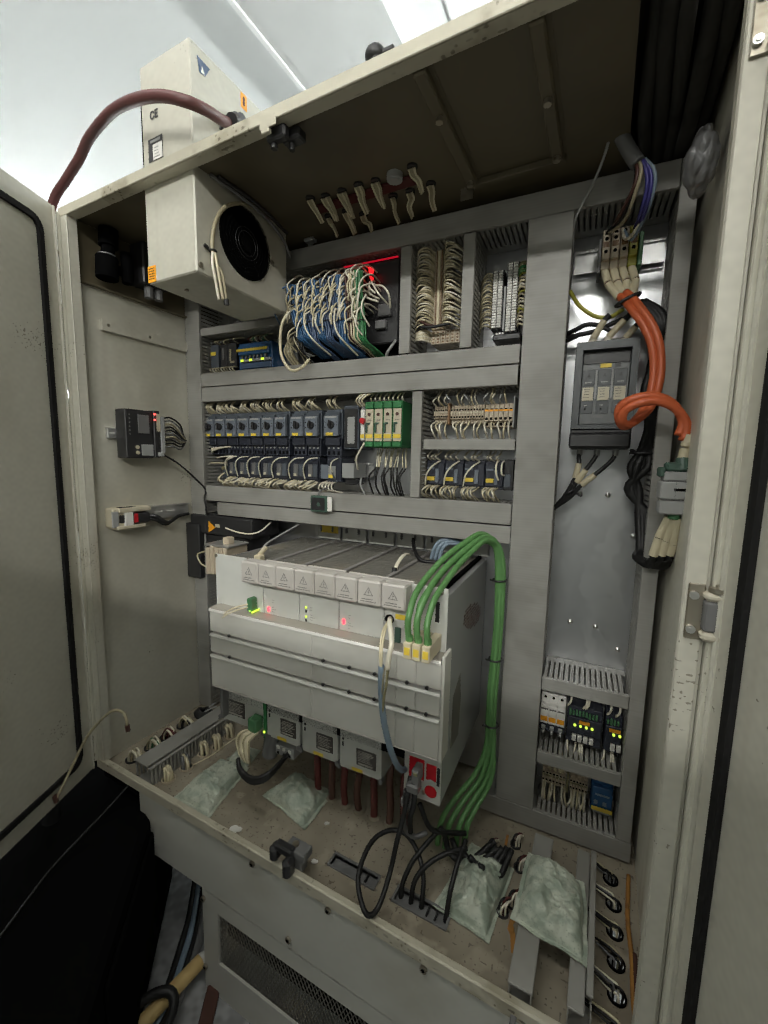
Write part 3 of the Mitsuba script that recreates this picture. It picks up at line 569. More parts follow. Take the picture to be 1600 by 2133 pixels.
# hanging dongle
t = thing('hanging_sensor', 'small black box with a white tag hanging over the lower duct', 'sensor')
part(t, 'body', bx(0.422, 0.467, -0.019, -0.003, 1.019, 1.057, 0.002), 'm_greendark'); part(t, 'front_panel', bx(0.426, 0.463, -0.0205, -0.0192, 1.024, 1.053, 0.0005), 'm_black')
part(t, 'tag', bx(0.4675, 0.4795, -0.016, -0.012, 1.022, 1.056, 0.0008), 'm_white'); part(t, 'cord', tube([(0.440, -0.01, 1.057), (0.441, -0.008, 1.066), (0.446, 0.01, 1.073), (0.45, 0.04, 1.078)], 0.002), 'm_greydark', smooth=True)
part(t, 'emblem', join([cyl((0.446, -0.0206, 1.038), (0.446, -0.0210, 1.038), 0.0045, 10), bx(0.444, 0.452, -0.0209, -0.0206, 1.033, 1.036)]), 'm_greendark')

# ------------------------------------------------------------------ controller with its heavy wire loom
t = thing('controller', 'black programmable controller rack behind a heavy blue and cream loom', 'controller')
part(t, 'rack', bx(0.372, 0.545, 0.03, 0.11, 1.400, 1.560, 0.002), 'm_black')
for q in range(9): part(t, 'module', bx(0.373 + 0.0192 * q, 0.3912 + 0.0192 * q, 0.012, 0.0298, 1.405, 1.556, 0.0015), 'm_black')
part(t, 'processor', bx(0.546, 0.626, 0.015, 0.11, 1.395, 1.566, 0.003), 'm_black')
part(t, 'connector', join([bx(0.575, 0.60, 0.004, 0.0148, 1.425, 1.442, 0.001), bx(0.58, 0.61, 0.006, 0.0148, 1.45, 1.475, 0.001)]), 'm_greydark')
part(t, 'base', bx(0.372, 0.626, 0.05, 0.11, 1.372, 1.394, 0.002), 'm_blackmatt')
part(t, 'warning_light', bx(0.5665, 0.572, -0.012, 0.0, 1.534, 1.546, 0.0008), 'm_led', emit=(2.4, 0.02, 0.03), weight=0.06)
part(t, 'warning_light', bx(0.567, 0.5715, -0.008, 0.002, 1.524, 1.529, 0.0008), 'm_led', emit=(2.5, 0.02, 0.03))
part(t, 'status_light', bx(0.490, 0.622, 0.012, 0.016, 1.5665, 1.5685), 'm_led', emit=(0.45, 0.002, 0.014), weight=0.06)
LO = [(0.386, 'm_bluewire', 'm_wiredark', 'far left blue'), (0.408, 'm_bluewire', 'm_wire', 'second blue'), (0.430, 'm_bluewire2', 'm_wire', 'third blue'), (0.452, 'm_bluewire', 'm_wire', 'fourth, brighter blue'), (0.474, 'm_bluewire2', 'm_wire', 'fifth, violet-blue'),
      (0.496, 'm_bluewire2', 'm_wire', 'sixth blue'), (0.516, 'm_bluewire', 'm_wirewhite', 'seventh, thickest blue'), (0.537, 'm_brownwire', 'm_wire', 'brown and yellow'), (0.549, 'm_greenplug', 'm_wirewhite', 'green and white'), (0.561, 'm_greenplastic', 'm_wirewhite', 'rightmost green')]
for i, (u, mt, mw, nm) in enumerate(LO):
    zt, zb = 1.536 + J(0.004), 1.400 + J(0.01); n = 13 if i == 6 else 11; R = 0.0088 if i == 6 else 0.0074
    t = thing('wire_loom', f'{nm} bundle hanging in front of the black controller', 'wire loom', 'wire bundles in front of the controller')
    dx = 0.028 - 0.0035 * i if i < 7 else 0.006
    for q in range(n):
        an = 2 * math.pi * q / n; r = R * (0.45 + 0.55 * (q % 2)); P_ = []
        for s in range(7):
            f = s / 6; tw = an + f * 1.6; zz = zt - 0.012 - (zt - zb - 0.012) * f
            P_.append((u + dx * f ** 1.5 + r * math.cos(tw) + J(0.0012), -0.046 + 0.012 * f + r * 0.8 * math.sin(tw) + J(0.001), zz))
        P_.append((P_[-1][0] + 0.012 + J(0.004), 0.0, zb - 0.014)); P_.append((P_[-1][0] + 0.006, 0.035, zb - 0.026))
        part(t, 'wire', tube(P_, 0.0021, 6, 4), 'm_wire' if (i == 7 and q % 3 == 0) or (i == 8 and q % 2) else mt, smooth=True)
    for zz in (1.475 + J(0.01), 1.437 + J(0.01)):
        f = (zt - zz) / (zt - zb); c = (u + dx * f ** 1.5, -0.046 + 0.012 * f, zz)
        part(t, 'cable_tie', tube([(c[0] + (R + 0.0022) * math.cos(a), c[1] + (R * 0.8 + 0.0022) * math.sin(a), c[2] + 0.001 * math.sin(a)) for a in np.linspace(0, 2 * math.pi, 13)], 0.0012, 5, 2), 'm_black')
    for q in range(9 if i < 7 else 5):                     # short leads from the module's terminals into the bundle
        z = zt + 0.006 - q * (0.0088 if i < 7 else 0.020) + J(0.004); du = U(0.010, 0.022); dp = U(0.7, 1.5)
        part(t, 'lead', tube([(u + du + 0.003, 0.012, z), (u + du + J(0.002), -0.022 + J(0.005), z + 0.004 + J(0.003)), (u + du * 0.62 + J(0.003), -0.046 + J(0.006), z - 0.010 * dp + J(0.004)), (u + du * 0.25 + J(0.004), -0.055 + J(0.004), z - 0.024 * dp + J(0.004)), (u + J(0.005), -0.050, z - 0.040 * dp + J(0.006))], 0.00185, 6, 4), mw if q % 4 else 'm_wirewhite', smooth=True)
t = wires('stray_wire', 'pale loose wires curving down in front of the blue bundles', None, [[(0.437, -0.056, 1.455), (0.440, -0.066, 1.435), (0.449, -0.066, 1.412), (0.462, -0.05, 1.392), (0.466, 0.0, 1.378)], [(0.515, -0.06, 1.455), (0.517, -0.068, 1.43), (0.523, -0.066, 1.405), (0.532, -0.05, 1.388), (0.536, 0.0, 1.372)], [(0.466, -0.058, 1.448), (0.467, -0.062, 1.43), (0.471, -0.05, 1.412)], [(0.549, -0.05, 1.45), (0.556, -0.052, 1.432), (0.562, -0.045, 1.422)], [(0.556, -0.05, 1.428), (0.563, -0.052, 1.412), (0.570, -0.04, 1.400)], [(0.576, -0.04, 1.48), (0.572, -0.05, 1.46), (0.574, -0.05, 1.44), (0.58, -0.03, 1.42)]], 'm_wirewhite', 0.0022)
wires('stray_wire', 'fan of white wires reaching right from the controller top', None, [[(0.569, -0.005, 1.521), (0.588, -0.032, 1.500), (0.610, -0.05, 1.473), (0.617, -0.02, 1.462)], [(0.567, -0.008, 1.517), (0.584, -0.04, 1.492), (0.602, -0.05, 1.476)], [(0.568, -0.012, 1.500), (0.580, -0.03, 1.484), (0.606, -0.04, 1.468)], [(0.562, -0.012, 1.49), (0.575, -0.035, 1.476), (0.604, -0.042, 1.462)], [(0.594, -0.03, 1.498), (0.614, -0.042, 1.490), (0.627, -0.04, 1.474), (0.622, -0.02, 1.455)]], 'm_wirewhite', 0.0023)
wires('loop_cable', 'thick cream cable looping below the left end of the controller', None, [[(0.402, -0.03, 1.478), (0.391, -0.05, 1.468), (0.377, -0.06, 1.440), (0.371, -0.06, 1.404), (0.376, -0.06, 1.368), (0.393, -0.05, 1.341), (0.408, -0.03, 1.350), (0.414, -0.01, 1.372)]], 'm_wire', 0.0034, 10, cat='cable')
wires('loop_cable', 'thin blue wire looping out beside the cooling unit', None, [[(0.392, -0.045, 1.524), (0.383, -0.05, 1.521), (0.363, -0.06, 1.508), (0.352, -0.06, 1.485), (0.349, -0.05, 1.466), (0.335, -0.015, 1.455)]], 'm_bluewire', 0.0018, cat='cable')
wires('loop_cable', 'pale cable rising behind the duct at right of the controller', None, [[(0.628, 0.05, 1.44), (0.622, 0.03, 1.414), (0.616, 0.01, 1.39), (0.602, 0.01, 1.371), (0.59, 0.04, 1.355)]], 'm_greyplastic', 0.0034, cat='cable')
wires('loom_tail', 'dark clump of black and grey wires at the loom foot', None, [[(0.395 + J(0.012), -0.02 + J(0.01), 1.445), (0.40 + J(0.014), -0.03 + J(0.01), 1.42), (0.402 + J(0.014), -0.028 + J(0.01), 1.39), (0.41 + J(0.012), 0.0, 1.366)] for q in range(9)], ['m_rubber', 'm_wiredark', 'm_rubber', 'm_greydark'], 0.0026)
wires('loom_tail', 'tan wires bunched left of the loom foot', None, [[(0.350 + 0.004 * q, 0.02, 1.43 + J(0.01)), (0.346 + 0.004 * q, -0.006, 1.412), (0.344 + 0.0045 * q, -0.01, 1.39), (0.352 + 0.004 * q, 0.01, 1.367)] for q in range(6)] + [[(0.392, -0.03, 1.44), (0.384, -0.045, 1.425), (0.381, -0.045, 1.405), (0.386, -0.03, 1.39)], [(0.396, -0.03, 1.43), (0.389, -0.05, 1.415), (0.388, -0.05, 1.40), (0.394, -0.03, 1.385)]], ['m_wire', 'm_wiredark'], 0.0024)
# little devices left of the controller
t = thing('small_relay', 'small dark relay with yellow marker at the left duct', 'relay')
part(t, 'housing', bx(0.056, 0.084, 0.034, 0.10, 1.385, 1.446, 0.0012), 'm_slatedark'); part(t, 'marker', bx(0.057, 0.076, 0.0325, 0.0338, 1.418, 1.427), 'm_yellow')
t = thing('small_relay', 'black relay with a grey strip, left of the blue safety relay', 'relay')
part(t, 'housing', bx(0.088, 0.112, 0.038, 0.10, 1.385, 1.446, 0.0012), 'm_black'); part(t, 'strip', bx(0.096, 0.101, 0.0365, 0.0378, 1.405, 1.435), 'm_greydark')
t = thing('small_relay', 'black relay with a tan strip beside the blue safety relay', 'relay')
part(t, 'housing', bx(0.116, 0.146, 0.036, 0.10, 1.385, 1.446, 0.0012), 'm_black'); part(t, 'strip', bx(0.124, 0.129, 0.0345, 0.0358, 1.40, 1.43), 'm_wiredark'); part(t, 'foot', bx(0.126, 0.14, 0.0345, 0.0358, 1.394, 1.399), 'm_wiredark')
t = thing('safety_relay', 'blue safety relay with a yellow strip and three green lights', 'relay')
part(t, 'housing', join([bx(0.150, 0.262, 0.042, 0.10, 1.374, 1.442, 0.002), bx(0.155, 0.258, 0.032, 0.0422, 1.410, 1.432, 0.002)]), 'm_blueplastic'); part(t, 'marker', bx(0.152, 0.256, 0.0300, 0.0318, 1.4185, 1.4255, 0.0005), 'm_yellow')
part(t, 'lower_panel', bx(0.160, 0.262, 0.036, 0.0418, 1.376, 1.390, 0.001), 'm_bluewire2')
st = part(t, 'light_strip', bx(0.162, 0.262, 0.033, 0.0418, 1.392, 1.3995, 0.001), 'm_greyplastic')
for u in (0.170, 0.199, 0.239): part(t, 'status_light', bx(u - 0.005, u + 0.005, 0.031, 0.0328, 1.393, 1.3988, 0.0006), 'm_led', emit=(0.8, 1.1, 0.06))
for q in range(7): part(t, 'fin', bx(0.164 + 0.013 * q, 0.169 + 0.013 * q, 0.036, 0.0418, 1.401, 1.4095), 'm_greydark')
wires('wire_bundle', 'coloured thin wires above the blue safety relay', None, [[(0.19 + 0.008 * q, 0.06, 1.438), (0.191 + 0.008 * q, 0.035, 1.446), (0.196 + 0.008 * q + J(0.006), 0.035, 1.454), (0.198 + 0.008 * q, 0.06, 1.464)] for q in range(8)], ['m_redcable', 'm_wiredark', 'm_greenplug', 'm_wire'], 0.0018)
wires('wire_bundle', 'tan and black wires above the small black relays', None, [[(0.065 + 0.011 * q, 0.06, 1.443), (0.064 + 0.011 * q, 0.032, 1.449 + J(0.003)), (0.072 + 0.011 * q + J(0.005), 0.034, 1.455), (0.076 + 0.011 * q, 0.06, 1.463)] for q in range(8)], ['m_greydark', 'm_wire', 'm_wiredark'], 0.0024)
wires('wire_bundle', 'short cream wires above the duct below the small relays', None, [[(0.062 + 0.010 * q, 0.06, 1.388), (0.061 + 0.010 * q, 0.03, 1.383), (0.064 + 0.010 * q, 0.026, 1.374), (0.069 + 0.010 * q, 0.05, 1.363)] for q in range(9)], ['m_wiredark', 'm_wirewhite', 'm_wire'], 0.0022)
rail(0.06, 0.30, 1.41, label='rail behind the small relays at upper left')
t = thing('small_bracket', 'small metal bracket between narrow duct and cooling unit', 'bracket')
part(t, 'plate', bx(0.10, 0.13, 0.07, 0.075, 1.485, 1.51), 'm_rail'); part(t, 'clip', join([bx(0.131 + 0.006 * q, 0.135 + 0.006 * q, 0.05, 0.075, 1.482, 1.505) for q in range(3)]), 'm_greydark')

# ------------------------------------------------------------------ the two upright terminal columns
t = thing('terminal_column', 'upright tan terminal column framed by cream wires on both sides', 'terminal column')
for q in range(30):
    z = 1.424 + q * 0.0053
    part(t, 'terminal', join([bx(0.686, 0.693, 0.056, 0.10, z + 0.0003, z + 0.005, 0.0006), bx(0.7085, 0.7155, 0.056, 0.10, z + 0.0003, z + 0.005, 0.0006), bx(0.6935, 0.708, 0.052, 0.10, z + 0.0003, z + 0.005, 0.0006)]), 'm_terminal')
part(t, 'marker_strip', bx(0.6985, 0.7035, 0.048, 0.0518, 1.428, 1.580, 0.0006), 'm_sleeve')
part(t, 'groove', join([bx(0.6945, 0.6965, 0.0505, 0.0518, 1.425, 1.581), bx(0.7055, 0.7075, 0.0505, 0.0518, 1.425, 1.581)]), 'm_brownstrip')
for side, s in (('left', -1), ('right', 1)):
    S = []
    for q in range(40):
        z = 1.424 + q * 0.0040; x0 = 0.690 if s < 0 else 0.712; g = math.sin(q * 1.25) * 0.004
        S.append([(x0, 0.062, z), (x0 + s * 0.008, 0.034 + J(0.006), z + 0.004 + J(0.0015)), (x0 + s * 0.024, 0.028 + J(0.006), z + 0.002 + g + J(0.0015)), (x0 + s * 0.040, 0.045, z - 0.005 + g * 2)])
    wires('wire_bundle', f'stacked cream wires on the {side} of the tan terminal column', None, S, ['m_wire', 'm_wiredark', 'm_wire', 'm_wirewhite'], 0.0020)
t = thing('terminal_column', 'short tan terminal group at the foot of the tan column', 'terminal column')
for q in range(6):
    a = 0.688 + q * 0.0105
    k = part(t, 'terminal', bx(a + 0.0003, a + 0.0102, 0.05, 0.10, 1.392, 1.420, 0.0008), 'm_terminal')
    part(k, 'socket', join([bx(a + 0.003, a + 0.0075, 0.0494, 0.0499, z, z + 0.003) for z in (1.395, 1.4015, 1.408, 1.4145)]), 'm_brownstrip')
wires('wire_bundle', 'tan wires at lower left of the short terminal group', None, [[(0.688, 0.06, 1.397 + 0.004 * q), (0.678, 0.036, 1.399 + 0.004 * q), (0.662, 0.034, 1.400 + 0.003 * q), (0.65, 0.05, 1.402 + 0.002 * q)] for q in range(6)], ['m_wirewhite', 'm_wire'], 0.0022)
wires('loop_cable', 'dark cable bowed across the foot of the tan terminal column', None, [[(0.648, 0.05, 1.432), (0.67, 0.026, 1.424), (0.70, 0.024, 1.421), (0.73, 0.026, 1.424), (0.752, 0.05, 1.436)], [(0.65, 0.05, 1.44), (0.668, 0.03, 1.438), (0.685, 0.026, 1.428), (0.70, 0.027, 1.4235)]], ['m_black', 'm_brownwire'], 0.003, cat='cable')
for nm, a, b, z0, z1, nn in (('left', 0.816, 0.834, 1.411, 1.520, 22), ('right', 0.8435, 0.8625, 1.402, 1.531, 26)):
    t = thing('terminal_column', f'{nm} black and white terminal column in the far right bay', 'terminal column', None)
    part(t, 'body', bx(a - 0.002, b + 0.002, 0.052, 0.10, z0 - 0.002, z1 + 0.002, 0.001), 'm_black'); h = (z1 - z0) / nn
    for q in range(nn):
        z = z0 + q * h
        part(t, 'marker', join([bx(a, (a + b) / 2 - 0.0008, 0.0455 + J(0.0006), 0.0518, z + 0.0006, z + h - 0.0008, 0.0005), bx((a + b) / 2 + 0.0008, b, 0.0455 + J(0.0006), 0.0518, z + 0.0008 + J(0.0004), z + h - 0.0006, 0.0005)]), 'm_white')
solo('divider_strip', 'grey plastic strip between the black and white terminal columns', 'divider strip', bx(0.8367, 0.841, 0.05, 0.10, 1.405, 1.49, 0.001), 'm_greyplastic')
t = thing('end_clamp', 'black end clamp under the black and white terminal columns', 'end clamp')
part(t, 'body', bx(0.820, 0.874, 0.045, 0.10, 1.386, 1.398, 0.002), 'm_black'); part(t, 'screw', join([cyl((u, 0.05, 1.402), (u, 0.05, 1.398), 0.003, 8) for u in (0.826, 0.832, 0.838)]), 'm_rail'); part(t, 'foot', bx(0.80, 0.883, 0.095, 0.105, 1.372, 1.385, 0.001), 'm_rail')
wires('wire_bundle', 'tan wires left of the black and white terminal columns', None, [[(0.815, 0.06, 1.414 + 0.0053 * q), (0.807, 0.05 + J(0.004), 1.417 + 0.0053 * q + J(0.001)), (0.797, 0.05 + J(0.006), 1.414 + 0.0053 * q + J(0.002)), (0.787, 0.07, 1.41 + 0.0053 * q)] for q in range(20)], ['m_wiredark', 'm_wire'], 0.0018)
wires('wire_bundle', 'cream and green wires right of the black and white columns', None, [[(0.863, 0.06, 1.412 + 0.0066 * q), (0.870, 0.042 + J(0.004), 1.414 + 0.0066 * q), (0.880, 0.042, 1.411 + 0.0066 * q + J(0.002)), (0.888, 0.055, 1.408 + 0.0066 * q)] for q in range(18)], ['m_wire', 'm_wirewhite', 'm_wire', 'm_wiredark', 'm_yellowgreen'], 0.0024)
wires('wire_bundle', 'two green wires at the top of the right terminal column', None, [[(0.863, 0.056, 1.508 + 0.007 * q), (0.872, 0.038, 1.509 + 0.007 * q), (0.886, 0.05, 1.507 + 0.007 * q)] for q in range(3)], ['m_greencable', 'm_greenplastic', 'm_olive'], 0.003)
# ------------------------------------------------------------------ right-hand column
rail(0.960, 1.108, 1.528, v=0.098, label='metal rail across the top of the right-hand column', h=0.042)
t = thing('terminal_block', 'four-pole olive and tan feed terminal on the top right rail', 'terminal block')
for q in range(4):
    a = 1.006 + 0.0142 * q; mt = 'm_terminal' if q < 3 else 'm_yellowgreen'
    k = part(t, 'terminal', join([bx(a, a + 0.0136, 0.052, 0.098, 1.493, 1.560, 0.0012), bx(a + 0.0005, a + 0.0131, 0.042, 0.0522, 1.506, 1.548, 0.0012)]), mt)
    part(k, 'screw_hole', join([cyl((a + 0.0068, y, z), (a + 0.0068, y - 0.0006, z), 0.0030, 10) for y, z in ((0.0518, 1.554), (0.0418, 1.519), (0.0418, 1.540))]), 'm_blackmatt')
    part(k, 'marker', bx(a + 0.002, a + 0.0116, 0.0412, 0.0418, 1.526, 1.535), 'm_brownstrip')
part(t, 'end_plate', bx(1.0005, 1.0055, 0.050, 0.098, 1.488, 1.545, 0.001), 'm_greydark'); part(t, 'end_plate', bx(1.0635, 1.070, 0.046, 0.098, 1.490, 1.545, 0.001), 'm_greenplug')
for q in range(4):
    a = 1.013 + 0.0142 * q
    t = thing('marker_sleeve', f'{ORD[q]} pair of cream sleeves under the feed terminal', 'cable sleeve', 'cream sleeves under the feed terminal')
    L = [((a, 0.06, 1.494), (a + 0.007, 0.045, 1.466)), ((a + 0.0075, 0.0445, 1.464), (a + (0.026, 0.018, 0.010, 0.004)[q], 0.03, 1.434))]
    for p, e in L: part(t, 'sleeve', cyl(p, e, 0.0064, 14), 'm_sleeve', smooth=40)
    part(t, 'core', cyl((a + 0.0068, 0.0453, 1.467), (a + 0.0078, 0.0445, 1.463), 0.0055, 10), 'm_redcable')
OC = [(1.040, 0.03, 1.436), (1.050, 0.015, 1.420), (1.062, 0.003, 1.399), (1.078, -0.005, 1.372), (1.091, -0.008, 1.34), (1.0975, -0.008, 1.30), (1.095, -0.012, 1.262), (1.083, -0.03, 1.229), (1.066, -0.055, 1.209), (1.054, -0.075, 1.213), (1.056, -0.085, 1.228), (1.074, -0.09, 1.238), (1.098, -0.088, 1.240), (1.122, -0.083, 1.229), (1.138, -0.08, 1.204), (1.135, -0.08, 1.182)]
for q in range(2):
    off = np.array([0.009 * q, -0.002 * q, 0.004 * q])
    wires('orange_cable', ('inner' if q else 'outer') + ' orange power cable looping down to the grey connector', 'orange power cables', [[tuple(np.array(p) + off * (1 if i < 8 else -0.6) + np.array([0, 0, 0.010 * q * (i > 8)])) for i, p in enumerate(OC)]], 'm_orange', 0.0066, 12, 6, cat='cable')
solo('cable_tie', 'black cable tie round the orange cables below the cream sleeves', 'cable tie', tube([(1.052 + 0.0175 * math.cos(a), 0.016 + 0.011 * math.sin(a), 1.424 + 0.008 * math.cos(a)) for a in np.linspace(0, 2 * math.pi, 17)], 0.0026, 6, 2), 'm_black', smooth=True)
wires('protective_conductor', 'yellow-green earth wire sagging beside the feed sleeves', None, [[(0.957, 0.07, 1.470), (0.975, 0.06, 1.439), (1.003, 0.055, 1.415), (1.028, 0.05, 1.409), (1.048, 0.04, 1.417)]], 'm_yellowgreen', 0.0036, 9, cat='cable')
wires('black_cable', 'black cables running behind the fuse switch top into the duct', None, [[(0.955, 0.07, 1.392), (0.972, 0.055, 1.394), (0.99, 0.05, 1.40), (1.012, 0.05, 1.396), (1.03, 0.05, 1.385)], [(0.955, 0.07, 1.386), (0.98, 0.06, 1.386), (1.005, 0.06, 1.39), (1.05, 0.055, 1.405)], [(0.957, 0.06, 1.377), (0.975, 0.05, 1.381)]], 'm_rubber', 0.0042, 8, cat='cable')
for q, (a, b) in enumerate((((1.019, 0.045, 1.403), (1.003, 0.05, 1.374)), ((1.051, 0.045, 1.400), (1.028, 0.05, 1.374)), ((1.070, 0.05, 1.388), (1.056, 0.055, 1.371)))):
    t = thing('marker_sleeve', f'{ORD[q]} slanting cream sleeve on top of the fuse switch', 'cable sleeve', 'slanting cream sleeves on the fuse switch')
    part(t, 'sleeve', cyl(a, b, 0.0058, 14), 'm_sleeve', smooth=40); part(t, 'cuff', cyl(b, tuple(np.array(b) - [0.002, -0.004, 0.012]), 0.0066, 12), 'm_wirewhite', smooth=40); part(t, 'core', cyl(tuple(np.array(a) + [0.008, 0, 0.008]), a, 0.005, 10), 'm_rubber')
wires('black_cable', 'thick black cable bundle curving down right of the fuse switch', None, [[(1.060 + 0.006 * q, 0.04, 1.425), (1.086 + 0.006 * q, 0.03, 1.400), (1.101 + 0.003 * q, 0.03, 1.370), (1.100, 0.04 + 0.008 * q, 1.320), (1.092 + 0.004 * q, 0.04, 1.275), (1.098 + 0.003 * q, 0.02, 1.235), (1.101 + 0.004 * q, 0.03, 1.205), (1.094 + 0.005 * q, 0.045, 1.168), (1.082 + 0.008 * q, 0.05 - 0.01 * (q % 2), 1.138), (1.080 + 0.006 * (3 - q), 0.05, 1.101), (1.101 + 0.005 * q, 0.045, 1.054), (1.106 + 0.004 * q, 0.03, 0.997), (1.100 + 0.008 * q, 0.01, 0.982), (1.118 + 0.006 * q, -0.02, 0.977), (1.12 + 0.008 * q, -0.05, 0.994 + 0.003 * q)] for q in range(4)], 'm_rubber', 0.0068, 9, cat='cable')
solo('cable_tie', 'black cable tie on the black bundle beside the fuse switch foot', 'cable tie', join([tube([(1.096 + 0.017 * math.cos(a), 0.045 + 0.015 * math.sin(a), 1.166) for a in np.linspace(0, 2 * math.pi, 15)], 0.0024, 6, 2), cyl((1.084, 0.03, 1.168), (1.078, 0.02, 1.170), 0.003, 6)]), 'm_black', smooth=True)
# fuse switch disconnector
t = thing('fuse_switch', 'dark grey fuse switch with three windows and a yellow marker', 'fuse switch')
part(t, 'housing', join([bx(0.976, 1.078, 0.045, 0.112, 1.173, 1.364, 0.003)]), 'm_fuseframe')
fr = sbox(0.9775, 1.209, 1.0775, 1.3635).difference(sbox(0.9885, 1.2165, 1.0665, 1.3495))
part(t, 'frame', upright(extr(fr, 0.018), 0.0275), 'm_fuseframe')
part(t, 'handle_recess', bx(0.9895, 1.0655, 0.0405, 0.0448, 1.3265, 1.348, 0.001), 'm_black')
PNL = part(t, 'front_panel', bx(0.989, 1.066, 0.0335, 0.0448, 1.217, 1.3255, 0.0015), 'm_fusepanel')
for q in range(3):
    a = 0.9905 + 0.0258 * q
    for z in ((1.2865, 1.3145), (1.2365, 1.259)): part(PNL, 'window', bx(a, a + 0.0205, 0.0322, 0.0334, *z, 0.0006), 'm_fuseframe')
    part(PNL, 'fuse_label', bx(a + 0.0015, a + 0.0195, 0.0318, 0.0332, 1.2605, 1.2835), 'm_cream')
    part(PNL, 'print', join([bx(a + 0.004 + J(0.001), a + 0.013, 0.0314, 0.0317, z, z + 0.0012) for z in (1.2655, 1.2705, 1.2755, 1.2795)]), 'm_printgrey')
    part(PNL, 'arrow', upright(extr(Polygon([(a + 0.0105, 1.309), (a + 0.0075, 1.302), (a + 0.0135, 1.302)]), 0.0004), 0.0317), 'm_black')
    part(PNL, 'mark', join([bx(a + 0.005, a + 0.016, 0.0316, 0.0321, 1.2915, 1.2935), bx(a + 0.006, a + 0.0115, 0.0316, 0.0321, 1.2505, 1.2525)]), 'm_greyplastic')
    part(PNL, 'hole', cyl((a + 0.008, 0.0332, 1.245), (a + 0.008, 0.0318, 1.245), 0.0018, 8), 'm_blackmatt')
    if q: part(PNL, 'groove', bx(a - 0.0045, a - 0.001, 0.0312, 0.0334, 1.262, 1.314, 0.0008), 'm_greyplastic')
part(PNL, 'print', join([bx(0.9925, 1.012, 0.0330, 0.0334, 1.2205, 1.2222), bx(1.036, 1.058, 0.0330, 0.0334, 1.2205, 1.2225), bx(1.0105, 1.03, 0.0330, 0.0334, 1.2285, 1.2345)]), 'm_greydark')
part(t, 'marker', bx(1.0185, 1.0365, 0.0322, 0.0334, 1.3175, 1.3245), 'm_yellow'); part(t, 'catch', bx(1.042, 1.051, 0.0318, 0.0334, 1.3185, 1.3245), 'm_black')
part(t, 'terminal_cover', join([bx(0.9755, 1.0755, 0.024, 0.0448, 1.1745, 1.201, 0.003), bx(0.977, 1.075, 0.033, 0.0448, 1.2015, 1.2085, 0.001)]), 'm_black')
for q, u in enumerate((0.995, 1.025, 1.056)):
    e = ((0.9955, 0.05, 1.146), (1.0085, 0.05, 1.134), (1.0245, 0.045, 1.125))[q]; e2 = ((0.9905, 0.055, 1.118), (0.9935, 0.055, 1.109), (1.003, 0.052, 1.1045))[q]
    t = thing('load_cable', f'{ORD[q]} black cable with cream sleeve under the fuse switch', 'cable', 'black cables under the fuse switch')
    part(t, 'lug', cyl((u, 0.06, 1.174), (u, 0.06, 1.161), 0.0052, 12), 'm_greyplastic', smooth=40)
    part(t, 'cable', tube([(u, 0.06, 1.164), (u - 0.001 - 0.003 * q, 0.056, 1.158 - 0.004 * q), e, e2, (0.975 + 0.004 * q, 0.06, 1.082 - 0.002 * q), (0.955, 0.07, 1.054)], 0.0040, 9, 6), 'm_rubber', smooth=True)
    part(t, 'sleeve', cyl(e, e2, 0.0056, 14), 'm_sleeve', smooth=40)
solo('cable_tie', 'black tie where the three load cables gather at the wide duct', 'cable tie', join([tube([(0.983 + 0.010 * math.cos(a), 0.058 + 0.009 * math.sin(a), 1.090 + 0.006 * math.cos(a)) for a in np.linspace(0, 2 * math.pi, 13)], 0.002, 6, 2), cyl((0.994, 0.05, 1.088), (1.004, 0.045, 1.083), 0.0022, 6)]), 'm_black', smooth=True)
# circuit breaker, electronic relays, lower terminals
rail(0.960, 1.108, 0.625, label='rail behind the circuit breaker'); rail(0.960, 1.108, 0.475, label='rail behind the lowest terminals')
t = thing('circuit_breaker', 'pale three-pole circuit breaker with white toggles, lower right bay', 'circuit breaker')
for q in range(3):
    a = 0.9585 + 0.0160 * q
    k = part(t, 'pole', join([bx(a, a + 0.0155, 0.052, 0.10, 0.588, 0.668, 0.0012), bx(a, a + 0.0155, 0.040, 0.0522, 0.607, 0.648, 0.0012)]), 'm_white')
    part(k, 'terminal_hole', cyl((a + 0.0078, 0.0518, 0.660), (a + 0.0078, 0.0508, 0.660), 0.0028, 8), 'm_blackmatt')
    part(k, 'rating_label', bx(a + 0.001, a + 0.0145, 0.0390, 0.0398, 0.613, 0.623), 'm_yelloworange')
    part(k, 'print', bx(a + 0.001, a + 0.0145, 0.0390, 0.0398, 0.638, 0.641), 'm_printgrey')
    part(k, 'toggle', join([bx(a + 0.004, a + 0.0125, 0.034, 0.0398, 0.5975, 0.605, 0.001), bx(a + 0.006, a + 0.011, 0.028, 0.0398, 0.592, 0.598, 0.001)]), 'm_greyplastic')
part(t, 'toggle_bay', bx(0.9585, 1.0065, 0.0455, 0.0518, 0.588, 0.6065, 0.001), 'm_navy')
t = thing('electronic_relay', 'dark relay with four green lights and four white fuses', 'relay')
part(t, 'housing', join([bx(1.010, 1.074, 0.050, 0.10, 0.576, 0.655, 0.0015), bx(1.0105, 1.0735, 0.043, 0.0502, 0.600, 0.635, 0.0015)]), 'm_navy')
part(t, 'marker', bx(1.032, 1.052, 0.0415, 0.0428, 0.624, 0.631), 'm_yelloworange')
for q in range(4):
    u = 1.025 + 0.0105 * q
    part(t, 'status_light', cyl((u, 0.0428, 0.6195), (u, 0.040, 0.6195), 0.0026, 10), 'm_led', emit=(0.75, 1.15, 0.10))
    part(t, 'fuse', bx(u - 0.004, u + 0.004, 0.0405, 0.0495, 0.585, 0.598, 0.0008), 'm_white')
